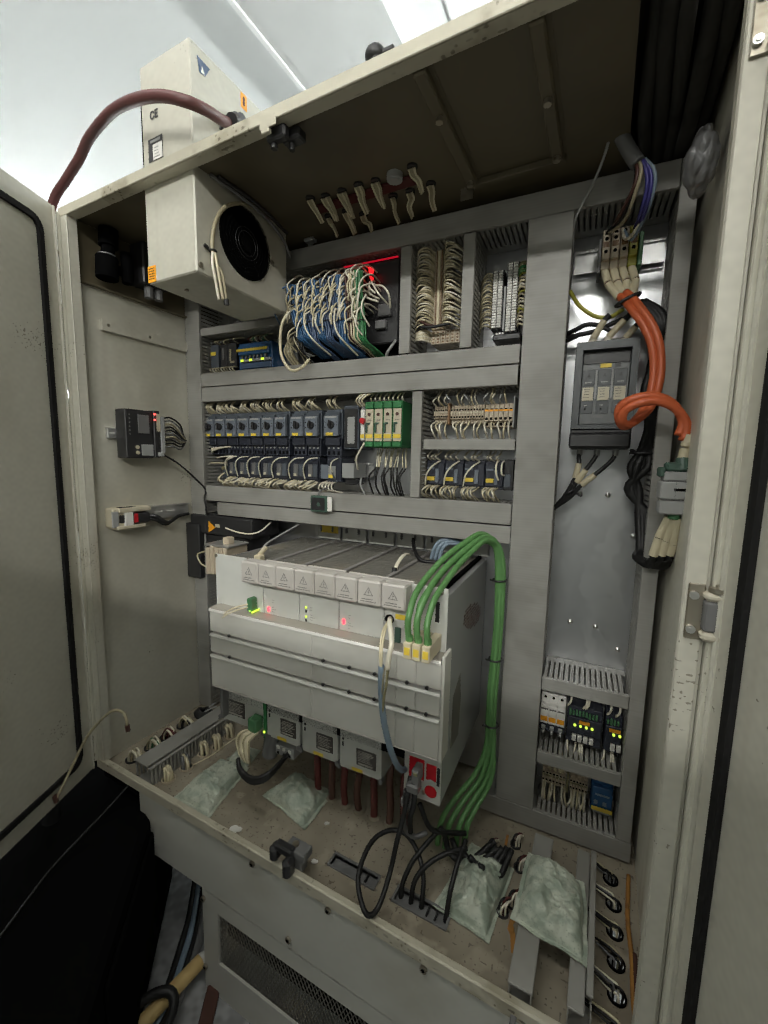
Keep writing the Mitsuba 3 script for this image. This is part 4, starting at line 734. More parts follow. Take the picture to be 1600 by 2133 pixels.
part(t, 'component', join([bx(1.013 + 0.006 * q, 1.017 + 0.006 * q, 0.044, 0.0498, 0.637 + J(0.002), 0.648 + J(0.003), 0.0006) for q in range(9)]), 'm_greenplug')
t = thing('electronic_relay', 'dark relay with two green lights and two white fuses', 'relay')
part(t, 'housing', join([bx(1.079, 1.1085, 0.050, 0.10, 0.576, 0.655, 0.0015), bx(1.0795, 1.108, 0.043, 0.0502, 0.600, 0.635, 0.0015)]), 'm_navy')
part(t, 'marker', bx(1.086, 1.106, 0.0415, 0.0428, 0.624, 0.631), 'm_yelloworange')
for q in range(2):
    u = 1.0945 + 0.0105 * q
    part(t, 'status_light', cyl((u, 0.0428, 0.6195), (u, 0.040, 0.6195), 0.0026, 10), 'm_led', emit=(0.75, 1.15, 0.10))
    part(t, 'fuse', bx(u - 0.004, u + 0.004, 0.0405, 0.0495, 0.585, 0.598, 0.0008), 'm_white')
part(t, 'component', join([bx(1.081 + 0.006 * q, 1.085 + 0.006 * q, 0.044, 0.0498, 0.637 + J(0.002), 0.648 + J(0.003), 0.0006) for q in range(4)]), 'm_greenplug')
wires('wire_bundle', 'white wires above the relays with green lights', None, [[(u, 0.06, 0.652), (u - 0.002, 0.04, 0.660), (u + 0.003, 0.035, 0.675), (u + 0.002, 0.05, 0.70)] for u in (1.012, 1.040, 1.044, 1.083, 1.098)], 'm_wirewhite', 0.0024)
wires('wire_bundle', 'white wires below the relays with green lights', None, [[(u, 0.06, 0.580), (u + J(0.003), 0.04, 0.572), (u + d, 0.038, 0.556), (u + d, 0.055, 0.54)] for u, d in ((1.014, 0.003), (1.030, -0.004), (1.034, -0.001), (1.038, 0.0), (1.042, 0.001), (1.082, -0.005), (1.094, 0.0), (1.096, 0.002))], 'm_wirewhite', 0.0024)
terminals('terminal_block', 'olive-tan terminal block at left of the lowest bay', 0.970, 1.017, 7, 0.462, 0.503, 0.05, strip='m_olive', stripz=0.6)
terminals('terminal_block', 'olive-tan terminal block in the middle of the lowest bay', 1.024, 1.0585, 6, 0.462, 0.502, 0.05, strip='m_olive', stripz=0.6)
solo('end_plate', 'brown plate between the two lowest terminal blocks', 'end plate', bx(1.018, 1.0225, 0.05, 0.10, 0.46, 0.505, 0.0008), 'm_olive')
wires('wire_bundle', 'cream wires hanging from the lowest bay terminals', None, [[(u, 0.06, 0.466), (u + J(0.002), 0.045, 0.456), (u + d * 0.6, 0.042, 0.442), (u + d, 0.055, 0.424)] for u, d in ((0.972, 0.002), (0.976, 0.004), (0.978, -0.003), (0.988, -0.004), (0.990, -0.003), (0.996, 0.003), (1.010, 0.004), (1.016, 0.006), (1.028, -0.006), (1.032, -0.002), (1.036, -0.004), (1.041, -0.001), (1.046, 0.001), (1.050, -0.003), (1.054, 0.0))], ['m_wirewhite', 'm_wire'], 0.0023)
wires('wire_bundle', 'pale wires above the lowest bay terminals', None, [[(u, 0.06, 0.50), (u, 0.04, 0.508), (u - 0.003, 0.045, 0.522), (u - 0.004, 0.055, 0.545)] for u in (0.985, 0.996, 1.004, 1.009)], 'm_wire', 0.0024)
t = thing('surge_arrester', 'blue plug-in unit with a yellow stripe in the lowest bay', 'surge arrester')
part(t, 'housing', join([bx(1.066, 1.104, 0.058, 0.10, 0.437, 0.505, 0.0015), bx(1.0665, 1.1035, 0.048, 0.0582, 0.455, 0.496, 0.0015)]), 'm_blueplastic'); part(t, 'marker', bx(1.067, 1.105, 0.046, 0.0478, 0.445, 0.4535, 0.0006), 'm_yellow')
part(t, 'print', join([bx(1.071, 1.078, 0.0472, 0.0479, 0.458, 0.467), bx(1.087, 1.094, 0.0472, 0.0479, 0.458, 0.467), bx(1.072, 1.098, 0.0472, 0.0479, 0.478, 0.482)]), 'm_bluegrey'); part(t, 'foot', bx(1.07, 1.10, 0.05, 0.0578, 0.438, 0.4445, 0.001), 'm_greyplastic')
# grey connector hanging in front of the right duct
t = thing('power_connector', 'grey rectangular power connector with green ends hanging at right', 'connector')
part(t, 'body', join([bx(1.112, 1.152, -0.096, -0.062, 1.072, 1.094, 0.002), bx(1.1105, 1.153, -0.098, -0.060, 1.0945, 1.1215, 0.002), bx(1.114, 1.151, -0.095, -0.063, 1.122, 1.136, 0.002)]), 'm_greyplastic')
part(t, 'slot', bx(1.128, 1.147, -0.0984, -0.0979, 1.1075, 1.1115), 'm_blackmatt'); part(t, 'seam', join([bx(1.112, 1.1515, -0.0968, -0.0958, 1.0940, 1.0950), bx(1.1135, 1.151, -0.0968, -0.0948, 1.1212, 1.1222), bx(1.1295, 1.1300, -0.0985, -0.0978, 1.095, 1.121)]), 'm_greydark')
part(t, 'collar', join([bx(1.108, 1.116, -0.094, -0.064, 1.128, 1.1425, 0.002), bx(1.116, 1.150, -0.094, -0.064, 1.1365, 1.150, 0.003), cyl((1.137, -0.088, 1.137), (1.137, -0.082, 1.155), 0.009, 14)]), 'm_greendark')
part(t, 'outlet', cyl((1.135, -0.08, 1.073), (1.134, -0.08, 1.064), 0.008, 12), 'm_greenplug', smooth=40)
for q, (a, b) in enumerate((((1.1435, -0.082, 1.190), (1.139, -0.083, 1.173)), ((1.139, -0.083, 1.170), (1.137, -0.083, 1.153)), ((1.1465, -0.078, 1.186), (1.146, -0.08, 1.156)))):
    part(t, 'sleeve', cyl(a, b, 0.0075, 14), 'm_sleeve', smooth=40)
for q in range(3):
    t = thing('marker_sleeve', f'{ORD[q]} pair of cream sleeves hanging below the grey connector', 'cable sleeve', 'cream sleeves below the grey connector')
    a = np.array([1.1285 + 0.006 * q, -0.075 - 0.003 * q, 1.066]); b = np.array([1.1195 + 0.0095 * q, -0.07, 1.033 - 0.004 * q]); e = b + [-0.005 + 0.001 * q, 0.004, -0.031 + 0.006 * q]
    part(t, 'sleeve', cyl(a, b, 0.0058, 14, 0.0066), 'm_sleeve', smooth=40); part(t, 'sleeve', cyl(b + (e - b) * 0.05, e, 0.0066, 14), 'm_sleeve', smooth=40); part(t, 'core', cyl(b, b + (e - b) * 0.06, 0.0055, 10), 'm_black')
    part(t, 'cable', tube([e, e + [0.0, 0.004, -0.008], e + [-0.004, 0.02, -0.014]], 0.005, 8, 4), 'm_rubber', smooth=True)
# grey conduit, its cores and the thin wire, top right
t = thing('supply_cable', 'grey sheathed supply cable ending in brown, blue and white cores', 'cable')
part(t, 'sheath', tube([(1.018, -0.05, 1.655), (1.022, -0.05, 1.642), (1.035, -0.05, 1.617), (1.046, -0.05, 1.599)], 0.0105, 16, 6), 'm_greydark', smooth=True)
for q, (mt, ps) in enumerate((('m_brownwire', [(1.043, -0.05, 1.602), (1.046, -0.055, 1.585), (1.043, -0.05, 1.566), (1.028, -0.02, 1.545), (1.020, 0.04, 1.556)]), ('m_wiredark', [(1.047, -0.052, 1.602), (1.051, -0.055, 1.585), (1.047, -0.05, 1.562), (1.036, -0.02, 1.536), (1.016, 0.04, 1.548)]), ('m_black', [(1.044, -0.047, 1.60), (1.045, -0.04, 1.58), (1.035, 0.0, 1.556), (1.018, 0.03, 1.55), (1.012, 0.055, 1.556)]), ('m_purple', [(1.050, -0.05, 1.603), (1.058, -0.05, 1.585), (1.061, -0.045, 1.562), (1.056, -0.02, 1.535), (1.056, 0.05, 1.556)]), ('m_purple', [(1.053, -0.05, 1.603), (1.064, -0.05, 1.582), (1.066, -0.045, 1.558), (1.061, -0.02, 1.532), (1.058, 0.055, 1.552)]), ('m_bluegrey', [(1.055, -0.05, 1.604), (1.068, -0.05, 1.585), (1.071, -0.045, 1.562), (1.063, -0.02, 1.532), (1.05, 0.02, 1.522), (1.039, 0.045, 1.55)]), ('m_wirewhite', [(1.058, -0.01, 1.530), (1.048, 0.01, 1.523), (1.040, 0.03, 1.53), (1.036, 0.05, 1.556)]))):
    part(t, 'core', tube(ps, 0.0027, 8, 6), mt, smooth=True)
wires('thin_wire', 'thin grey wire running down to the corner of the wide duct', None, [[(1.004, -0.05, 1.653), (1.003, -0.05, 1.64), (0.998, -0.045, 1.622), (0.987, -0.03, 1.60), (0.970, -0.012, 1.577), (0.9595, 0.002, 1.556), (0.958, 0.05, 1.53)]], 'm_greyplastic', 0.0022, 8, cat='cable')
# crumpled grey bag, top right
g = trimesh.creation.icosphere(subdivisions=4); v = np.array(g.vertices)
cen = np.array([[math.cos(k * 2.4) * math.sqrt(1 - (k / 13 - 0.96) ** 2) if abs(k / 13 - 0.96) < 1 else 0, math.sin(k * 2.4) * math.sqrt(max(0, 1 - (k / 13 - 0.96) ** 2)), k / 13 - 0.96] for k in range(26)])
cel = np.sort(np.linalg.norm(v[:, None] - cen[None], axis=2), axis=1)                     # facets: creases where two cells meet
v = v * (0.86 + 0.28 * np.minimum(cel[:, 1] - cel[:, 0], 0.35) + 0.30 * (meshkit.fbm(v * 1.7 + 5, 3, 3) - 0.5))[:, None] * np.array([0.020, 0.040, 0.042]) + np.array([1.100, 0.215, 1.545])
solo('crumpled_bag', 'crumpled grey plastic bag stuffed at the upper right corner', 'bag', (v, np.array(g.faces)), 'm_greybag', pl=False, smooth=50)

# ------------------------------------------------------------------ drive unit
t = DU = thing('drive_unit', 'big white and aluminium multi-axis drive unit with warning covers', 'drive unit')
VF, VC = -0.20, -0.23
part(t, 'side_panel', bx(0.8065, 0.8195, VF + 0.001, 0.108, 0.547, 0.925, 0.001), 'm_greyplastic')
part(t, 'side_panel', bx(0.304, 0.312, VF + 0.001, 0.108, 0.56, 0.925, 0.001), 'm_greydark')
TP = part(t, 'top_plate', bx(0.3125, 0.806, VF + 0.004, 0.108, 0.905, 0.926, 0.001), 'm_grille')
tops = [0.315, 0.43, 0.508, 0.60, 0.692, 0.805]
for q in range(5):
    a, b = tops[q] + 0.006, tops[q + 1] - 0.006
    part(TP, 'vent_field', join([bx(a, b, -0.18 + 0.0135 * k, -0.171 + 0.0135 * k, 0.9262, 0.9285) for k in range(20)]), 'm_grille', kind='stuff')
    part(TP, 'rail_bar', bx(b + 0.001, b + 0.010, -0.185, 0.10, 0.9262, 0.932, 0.001), 'm_printgrey' if q != 4 else 'm_blackmatt')
part(TP, 'front_strip', join([bx(0.43, 0.53, -0.186, -0.180, 0.9265, 0.937, 0.001), bx(0.535, 0.62, -0.187, -0.181, 0.9265, 0.939, 0.001), bx(0.625, 0.755, -0.186, -0.180, 0.9265, 0.938, 0.001)]), 'm_covergrey')
# upper front panels
pan = [(0.3045, 0.4345), (0.4358, 0.5232), (0.5245, 0.6128), (0.6142, 0.7052), (0.7065, 0.8205)]
for q, (a, b) in enumerate(pan):
    part(t, 'front_panel', bx(a, b, VF, VF + 0.003, 0.79 if q < 4 else 0.79, 0.9385, 0.0008), 'm_panelwhite')
cw = [(0.404, 0.4462), (0.4475, 0.4893), (0.4905, 0.5327), (0.534, 0.5772), (0.5785, 0.6213), (0.6225, 0.6665), (0.668, 0.7118), (0.7132, 0.7575)]
for q, (a, b) in enumerate(cw):
    w = b - a
    k = part(t, 'warning_cover', bx(a, b, VC, VF - 0.0005, 0.898, 0.9415, 0.003), 'm_covergrey')
    m = a + w / 2; tri = Polygon([(m, 0.9315), (m - 0.0095, 0.9155), (m + 0.0095, 0.9155)])
    part(k, 'warning_sign', upright(extr(tri.buffer(-0.0003).difference(tri.buffer(-0.0016)).union(Polygon([(m + 0.0012, 0.9275), (m - 0.0018, 0.9212), (m - 0.0002, 0.9212), (m - 0.0010, 0.9172), (m + 0.0020, 0.9228), (m + 0.0004, 0.9228)])), 0.0003), VC - 0.0003), 'm_printgrey')
    part(k, 'print', join([bx(m - w * 0.30, m + w * 0.18, VC - 0.0003, VC - 0.00005, 0.9085, 0.9102), bx(m - w * 0.36, m + w * 0.34, VC - 0.0003, VC - 0.00005, 0.9045, 0.9062)]), 'm_printgrey')
    part(k, 'catch', bx(m - 0.004, m + 0.004, VF - 0.006, VF - 0.001, 0.893, 0.8978), 'm_greydark')
# aluminium front cover in three profiles, split into four lengths
prof = [(0.658, 0.731), (0.733, 0.777), (0.779, 0.832)]
for zi, (z0, z1) in enumerate(prof):
    for a, b in ((0.315, 0.5735), (0.574, 0.7445), (0.745, 0.7795), (0.780, 0.8225)):
        part(t, 'cover_profile', bx(a, b, VC, VC + 0.018, z0, z1 - 0.009, 0.0012), 'm_alu')
    lip = np.array([[VC - 0.003, z1 - 0.0072], [VC - 0.0012, z1 - 0.0032], [VC + 0.016, z1 - 0.0032], [VC + 0.016, z1 - 0.0085]])
    v = np.vstack([np.c_[np.full(4, x), lip] for x in (0.3155, 0.822)]); k = part(t, 'cover_edge', (v, np.array([[0, 4, 5], [0, 5, 1], [1, 5, 6], [1, 6, 2], [2, 6, 7], [2, 7, 3], [3, 7, 4], [3, 4, 0], [0, 1, 2], [0, 2, 3], [4, 6, 5], [4, 7, 6]])), 'm_aluhighlight')
    for u in (0.37, 0.60, 0.655, 0.705, 0.765, 0.80):
        if zi < 2: part(k, 'screw', cyl((u, VC + 0.0005, z1 + 0.0025), (u, VC - 0.0035, z1 + 0.0025), 0.0030, 8), 'm_black')
part(t, 'cover_top', join([bx(0.3155, 0.822, VC + 0.0, VF - 0.0005, 0.8275, 0.831, 0.001)]), 'm_ledge')
part(t, 'cover_end', bx(0.8235, 0.829, VC - 0.002, VF + 0.004, 0.655, 0.838, 0.001), 'm_alu')
part(t, 'cover_foot', bx(0.315, 0.8225, VC, VF, 0.655, 0.6575, 0.0008), 'm_covergrey')
part(t, 'core', bx(0.313, 0.8, VF + 0.02, 0.10, 0.60, 0.904), 'm_blackmatt')
# lower plug-in boxes with rating plates
low = [(0.284, 0.412, 0.303, 0.359), (0.4215, 0.508, 0.459, 0.499), (0.5145, 0.600, 0.5505, 0.590), (0.6055, 0.6975, 0.644, 0.6865)]
for q, (a, b, p0, p1) in enumerate(low):
    z0 = 0.545 - 0.003 * q
    k = part(t, 'axis_module', bx(a, b, -0.18, 0.06, z0, 0.655, 0.001), 'm_panelwhite')
    pt = part(k, 'rating_plate', bx(p0, p1, -0.1812, -0.1802, 0.5625 - 0.003 * q, 0.5985 - 0.0035 * q), 'm_plateprint')
    part(k, 'print', join([bx(p0 + 0.002 + U(0, 0.004), p1 - 0.002 - U(0, 0.012), -0.1817, -0.1813, z - 0.003 * q, z + 0.0011 - 0.003 * q) for z in (0.5925, 0.589, 0.586, 0.5825, 0.579, 0.5755, 0.572)] + [bx(p0 + 0.004, p1 - 0.007, -0.1817, -0.1813, 0.565 - 0.003 * q, 0.5685 - 0.003 * q)]), 'm_covergrey')
    if q: part(k, 'switch', join([cyl((a + 0.008, -0.1802, 0.607 - 0.003 * q), (a + 0.008, -0.1812, 0.607 - 0.003 * q), 0.0024, 8), bx(a + 0.006, a + 0.0095, -0.1812, -0.1802, 0.592 - 0.003 * q, 0.600 - 0.003 * q)]), 'm_black')
    if q: part(k, 'warning_label', bx(a + 0.028, a + 0.052, -0.1808, -0.1802, z0 + 0.002, z0 + 0.009), 'm_yellow')
    part(k, 'foot', join([bx(a - 0.004, a + 0.002, -0.184, -0.172, z0 - 0.004, z0 + 0.006, 0.001), bx(b - 0.004, b + 0.003, -0.184, -0.172, z0 - 0.005, z0 + 0.005, 0.001)]), 'm_greydark')
part(t, 'divider', bx(0.4125, 0.4205, -0.182, 0.0, 0.535, 0.655, 0.001), 'm_greenplastic')
# right-hand control section
part(t, 'lower_panel', bx(0.752, 0.8205, VF, VF + 0.003, 0.549, 0.6545, 0.0008), 'm_panelwhite')
part(t, 'red_plate', bx(0.762, 0.790, VF - 0.0010, VF - 0.0002, 0.588, 0.626), 'm_red')
rp = Point(0.803, 0.608).buffer(0.009).union(sbox(0.794, 0.592, 0.812, 0.622)).difference(Point(0.803, 0.5885).buffer(0.006)).union(Point(0.803, 0.571).buffer(0.011)).difference(sbox(0.79, 0.5835, 0.816, 0.5855))
part(t, 'red_plate', upright(extr(rp, 0.0008), VF - 0.0010), 'm_red')
part(t, 'black_label', bx(0.8135, 0.8185, VF - 0.0010, VF - 0.0002, 0.586, 0.620), 'm_black')
part(t, 'cable_hole', cyl((0.717, VF + 0.0005, 0.869), (0.717, VF - 0.0015, 0.869), 0.0085, 16), 'm_blackmatt')
part(t, 'port', join([bx(0.800, 0.807, VF - 0.0016, VF - 0.0002, 0.880, 0.915, 0.0006)]), 'm_black'); part(t, 'green_port', bx(0.7285, 0.7395, VF - 0.004, VF - 0.0002, 0.830, 0.8575, 0.0008), 'm_greendark')
part(t, 'yellow_label', bx(0.728, 0.757, VF - 0.0008, VF - 0.0002, 0.872, 0.881), 'm_yellow')
for u, z in ((0.308, 0.935), (0.398, 0.937), (0.81, 0.931), (0.7105, 0.928), (0.79, 0.565)): part(t, 'screw', cyl((u, VF, z), (u, VF - 0.003, z), 0.0032, 10), 'm_hingemetal')
# lights on the drive
for u, z, c in ((0.4485, 0.8405, (9, 0.15, 0.25)), (0.6245, 0.8475, (8, 0.12, 0.22))):
    k = part(t, 'status_light', bx(u - 0.0022, u + 0.0022, VF - 0.002, VF - 0.0003, z - 0.0045, z + 0.0045, 0.0004), 'm_led', emit=c, weight=0.05)
for u, z in ((0.5405, 0.860), (0.5405, 0.8415), (0.6245, 0.8285), (0.4235, 0.8355)):
    part(t, 'status_light', cyl((u, VF - 0.0003, z), (u, VF - (0.022 if u < 0.43 else 0.002), z), 0.0022, 8), 'm_led', emit=(0.9, 1.3, 0.08))
part(t, 'status_mark', join([bx(u, u + 0.004, VF - 0.0012, VF - 0.0002, z, z + 0.005) for u, z in ((0.5385, 0.850), (0.5385, 0.8315))]), 'm_black')
part(t, 'print', join([bx(u + 0.009, u + 0.009 + l, VF - 0.0005, VF - 0.0002, z, z + 0.0008) for u in (0.4485, 0.5405, 0.6245) for z, l in ((0.8605, 0.006), (0.8555, 0.004), (0.846, 0.006), (0.841, 0.010), (0.836, 0.005))]), 'm_printgrey')
pg = []
for k in range(13):                                        # perforated vents in the right-hand side
    for r in range(9):
        y0, z0 = -0.085 + 0.0115 * k, 0.800 + 0.0072 * r
        if (k - 6 + (r - 4) * 0.9) ** 2 / 34 + (r - 4) ** 2 / 18 < 1: pg.append(bx(0.8194, 0.8199, y0, y0 + 0.0075, z0, z0 + 0.0045))
part(t, 'side_vent', join(pg), 'm_brownwire', kind='stuff')
part(t, 'side_vent', (lambda m: (np.stack([0.8194 + m[0][:, 2], m[0][:, 0], m[0][:, 1]], 1), m[1]))(extr(Polygon([(-0.145, 0.62), (-0.09, 0.615), (-0.082, 0.69), (-0.095, 0.745), (-0.14, 0.72)]), 0.0005)), 'm_grille')
# plugs and cables of the drive
t = thing('plug', 'green plug with a glowing light at left of the drive front', 'plug')
part(t, 'body', bx(0.4075, 0.420, VF - 0.020, VF - 0.0005, 0.834, 0.862, 0.0025), 'm_greenplug')
part(t, 'status_light', cyl((0.4175, VF - 0.0202, 0.8375), (0.4175, VF - 0.0215, 0.8375), 0.0022, 8), 'm_led', emit=(0.5, 1.1, 0.1))
wires('plug_wires', 'two pale pinkish wires hanging from the green plug', None, [[(0.412, VF - 0.018, 0.850), (0.400, -0.235, 0.848), (0.388, -0.247, 0.842), (0.378, -0.25, 0.833)], [(0.412, VF - 0.018, 0.844), (0.400, -0.24, 0.842), (0.385, -0.25, 0.834), (0.375, -0.252, 0.826)]], 'm_sleeve', 0.0020, 7)
t = thing('plug', 'green plug with bright light under the left drive module', 'plug')
part(t, 'body', bx(0.389, 0.4125, -0.206, -0.1805, 0.557, 0.588, 0.003), 'm_greenplug'); part(t, 'status_light', cyl((0.416, -0.1825, 0.551), (0.416, -0.1845, 0.551), 0.0028, 8), 'm_led', emit=(0.8, 1.3, 0.1))
wires('plug_wires', 'fan of tan wires hanging from the lower green plug', None, [[(0.394 + 0.003 * q, -0.20, 0.560), (0.384 + 0.003 * q, -0.215, 0.562 - 0.002 * q), (0.374 + 0.005 * q, -0.222, 0.545), (0.386 + 0.004 * q, -0.228, 0.522), (0.402 + 0.002 * q, -0.228, 0.506)] for q in range(8)], ['m_wire', 'm_wiredark', 'm_sleeve'], 0.0023, 7)
wires('black_cable', 'black cable loop below the left drive modules', None, [[(0.39, -0.235, 0.515 - 0.004 * q), (0.405, -0.245, 0.505 - 0.004 * q), (0.432, -0.25, 0.500 - 0.005 * q), (0.458, -0.248, 0.505 - 0.005 * q), (0.476, -0.23, 0.514 - 0.004 * q), (0.47, -0.16, 0.51)] for q in range(3)], 'm_rubber', 0.0042, 9, cat='cable')
solo('choke', 'short dark grey cylinder under the green plug wires', 'choke', cyl((0.4245, -0.165, 0.545), (0.4195, -0.17, 0.490), 0.017, 20), 'm_greydark', smooth=40)
t = thing('terminal_block', 'small grey terminal block with three pale keys under the drive', 'terminal block')
part(t, 'body', bx(0.437, 0.486, -0.172, -0.13, 0.500, 0.523, 0.001), 'm_greyplastic')
for q in range(3): part(t, 'key', bx(0.441 + 0.0155 * q, 0.449 + 0.0155 * q, -0.1735, -0.1722, 0.514 - 0.001 * q, 0.522 - 0.001 * q, 0.0005), 'm_white')
part(t, 'hole', join([bx(0.442 + 0.0155 * q, 0.447 + 0.0155 * q, -0.1730, -0.1722, 0.503, 0.508) for q in range(3)]), 'm_blackmatt')
for q in range(7):
    u = 0.515 + 0.035 * q
    wires('motor_cable', f'{ORD[q]} dark red cable dropping from the drive to the tray', 'dark red cables under the drive', [[(u, -0.10, 0.56), (u + J(0.004), -0.12, 0.50), (u + J(0.005), -0.125, 0.44), (u, -0.12, 0.385)]], ['m_redcable', 'm_brownwire'][q % 2], 0.0075, 10, cat='cable')
    solo('cable_gland', f'pale gland ring at the foot of the {ORD[q]} dark red cable', 'cable gland', cyl((u, -0.12, 0.393), (u, -0.12, 0.399), 0.013, 14, 0.011), 'm_dusty', 'pale gland rings under the drive')
wires('loom_tail', 'blue and grey sleeved bundle crossing the drive cover', None, [[(0.718, -0.205, 0.864), (0.726, -0.237, 0.865), (0.7325, -0.262, 0.844), (0.7335, -0.265, 0.812)], [(0.716, -0.205, 0.867), (0.723, -0.24, 0.864), (0.729, -0.262, 0.842), (0.7315, -0.265, 0.812)]], 'm_wire', 0.0022, 7)
wires('control_cable', 'blue-grey corrugated cable hanging across the drive cover', None, [[(0.7330, -0.264, 0.815), (0.7335, -0.264, 0.77), (0.738, -0.263, 0.727), (0.745, -0.259, 0.688), (0.751, -0.246, 0.647), (0.754, -0.218, 0.608), (0.752, -0.17, 0.58)]], 'm_bluegrey', 0.0052, 12, cat='cable')
wires('control_wires', 'blue wires above the corrugated cable on the drive cover', None, [[(0.7315 + 0.003 * q, -0.263, 0.822 - 0.004 * q), (0.731 + 0.003 * q, -0.2655, 0.80), (0.732 + 0.002 * q, -0.2665, 0.775), (0.735, -0.266, 0.75)] for q in range(3)], ['m_bluewire', 'm_bluewire', 'm_wiredark'], 0.0022)
wires('control_wires', 'cream sleeved wire beside the blue wires on the drive', None, [[(0.719, -0.203, 0.872), (0.733, -0.235, 0.876), (0.749, -0.262, 0.858), (0.7465, -0.266, 0.834), (0.7455, -0.267, 0.815)]], 'm_wirewhite', 0.0042, 10)
wires('control_wires', 'olive wire continuing below the cream sleeve on the drive', None, [[(0.7455, -0.266, 0.816), (0.744, -0.267, 0.79), (0.740, -0.267, 0.765), (0.7375, -0.266, 0.735)]], 'm_olive', 0.0026)
GC = [[(0.774, -0.250, 0.860), (0.773, -0.255, 0.889), (0.774, -0.250, 0.909), (0.773, -0.225, 0.930), (0.778, -0.190, 0.949), (0.796, -0.150, 0.977), (0.816, -0.110, 0.996), (0.837, -0.070, 1.011), (0.854, -0.045, 1.001), (0.864, -0.035, 0.977), (0.868, -0.030, 0.930), (0.8705, -0.028, 0.83), (0.8655, -0.03, 0.70), (0.865, -0.03, 0.62), (0.866, -0.032, 0.585), (0.861, -0.042, 0.548), (0.846, -0.060, 0.511), (0.820, -0.085, 0.476), (0.800, -0.110, 0.440), (0.795, -0.12, 0.39)],
      [(0.789, -0.250, 0.860), (0.788, -0.255, 0.889), (0.789, -0.250, 0.909), (0.792, -0.225, 0.932), (0.795, -0.190, 0.949), (0.807, -0.150, 0.970), (0.825, -0.110, 0.990), (0.844, -0.070, 1.005), (0.860, -0.045, 0.998), (0.869, -0.035, 0.974), (0.873, -0.030, 0.931), (0.875, -0.035, 0.83), (0.871, -0.036, 0.70), (0.8705, -0.034, 0.62), (0.872, -0.033, 0.585), (0.868, -0.040, 0.545), (0.858, -0.052, 0.505), (0.833, -0.080, 0.468), (0.816, -0.112, 0.436), (0.81, -0.12, 0.39)],
      [(0.805, -0.250, 0.860), (0.805, -0.255, 0.885), (0.804, -0.250, 0.899), (0.805, -0.225, 0.925), (0.810, -0.190, 0.943), (0.819, -0.150, 0.964), (0.832, -0.110, 0.983), (0.848, -0.070, 1.0), (0.863, -0.045, 0.994), (0.873, -0.035, 0.973), (0.8785, -0.030, 0.931), (0.8795, -0.030, 0.83), (0.876, -0.028, 0.70), (0.8755, -0.028, 0.62), (0.8785, -0.031, 0.58), (0.8775, -0.036, 0.54), (0.868, -0.048, 0.50), (0.846, -0.078, 0.462), (0.834, -0.105, 0.436), (0.83, -0.115, 0.39)],
      [(0.783, -0.235, 0.90), (0.784, -0.228, 0.918), (0.790, -0.195, 0.938), (0.802, -0.155, 0.962), (0.822, -0.112, 0.984), (0.842, -0.072, 0.998), (0.858, -0.043, 0.990), (0.868, -0.028, 0.968), (0.873, -0.022, 0.93), (0.875, -0.022, 0.83), (0.870, -0.022, 0.70), (0.870, -0.022, 0.62), (0.874, -0.024, 0.585), (0.881, -0.034, 0.535), (0.876, -0.046, 0.495), (0.858, -0.072, 0.458), (0.848, -0.100, 0.436), (0.845, -0.11, 0.39)]]
nm = ('left front', 'middle front', 'right front', 'rear')
for q in range(4):
    wires('green_cable', f'{nm[q]} green signal cable arching from the drive to the tray', 'green signal cables', [GC[q]], 'm_greencable', 0.0052, 12, 6, cat='cable')
for q, u in enumerate((0.7755, 0.7905, 0.806)):
    t = thing('plug', f'{ORD[q]} tan plug with yellow tag under the green cables', 'plug', 'tan plugs under the green cables')
    part(t, 'body', bx(u - 0.0070, u + 0.0065, -0.262, -0.2015, 0.836, 0.8625, 0.0012), 'm_sleeve'); part(t, 'tag', bx(u - 0.0045, u + 0.0045, -0.2632, -0.2622, 0.843, 0.855), 'm_yellow')
    part(t, 'bush', cyl((u - 0.0005, -0.2505, 0.860), (u - 0.0005, -0.2515, 0.870), 0.0062, 12), 'm_greencable', smooth=40)
for zz, nm_ in ((0.918, 'upper'), (0.756, 'middle'), (0.616, 'lower')):
    c = (0.8725, -0.029, zz)
    solo('cable_tie', f'{nm_} black tie round the upright green cables', 'cable tie', join([tube([(c[0] + 0.0128 * math.cos(a), c[1] + 0.0125 * math.sin(a), c[2] + 0.001 * math.cos(a)) for a in np.linspace(0, 2 * math.pi, 17)], 0.0018, 6, 2), cyl((c[0] - 0.010, c[1] - 0.010, c[2]), (c[0] - 0.016, c[1] - 0.014, c[2] + 0.002), 0.0018, 6)]), 'm_black', 'black ties round the green cables', smooth=True)
wires('tan_label_wire', 'tan tagged stub between the green cables above the plugs', None, [[(0.786, -0.245, 0.902), (0.785, -0.247, 0.89), (0.784, -0.247, 0.878)]], 'm_sleeve', 0.0058, 10, cat='cable')
# things on and behind the drive
wires('top_wire', 'grey wire running down to the drive top plate at left', None, [[(0.352, 0.06, 0.995), (0.363, 0.02, 0.980), (0.370, -0.06, 0.965), (0.377, -0.12, 0.954), (0.396, -0.165, 0.942)]], 'm_greyplastic', 0.0026, 8, cat='cable')
solo('wire_clip', 'tan plastic clip on the drive top plate where the grey wire ends', 'clip', join([bx(0.388, 0.404, -0.176, -0.158, 0.9265, 0.940, 0.002), cyl((0.396, -0.165, 0.94), (0.390, -0.140, 0.949), 0.005, 10)]), 'm_sleeve')
wires('top_wire', 'two cream wires curving up from the drive top plate', None, [[(0.675 + 0.004 * q, -0.02, 0.945), (0.680 + 0.004 * q, -0.06, 0.950), (0.684 + 0.004 * q, -0.10, 0.942), (0.686 + 0.003 * q, -0.115, 0.929)] for q in range(2)], 'm_wirewhite', 0.0024, cat='cable')
solo('wire_clip', 'small black clip at the foot of the two cream wires', 'clip', cyl((0.687, -0.117, 0.926), (0.687, -0.115, 0.938), 0.005, 10), 'm_black')
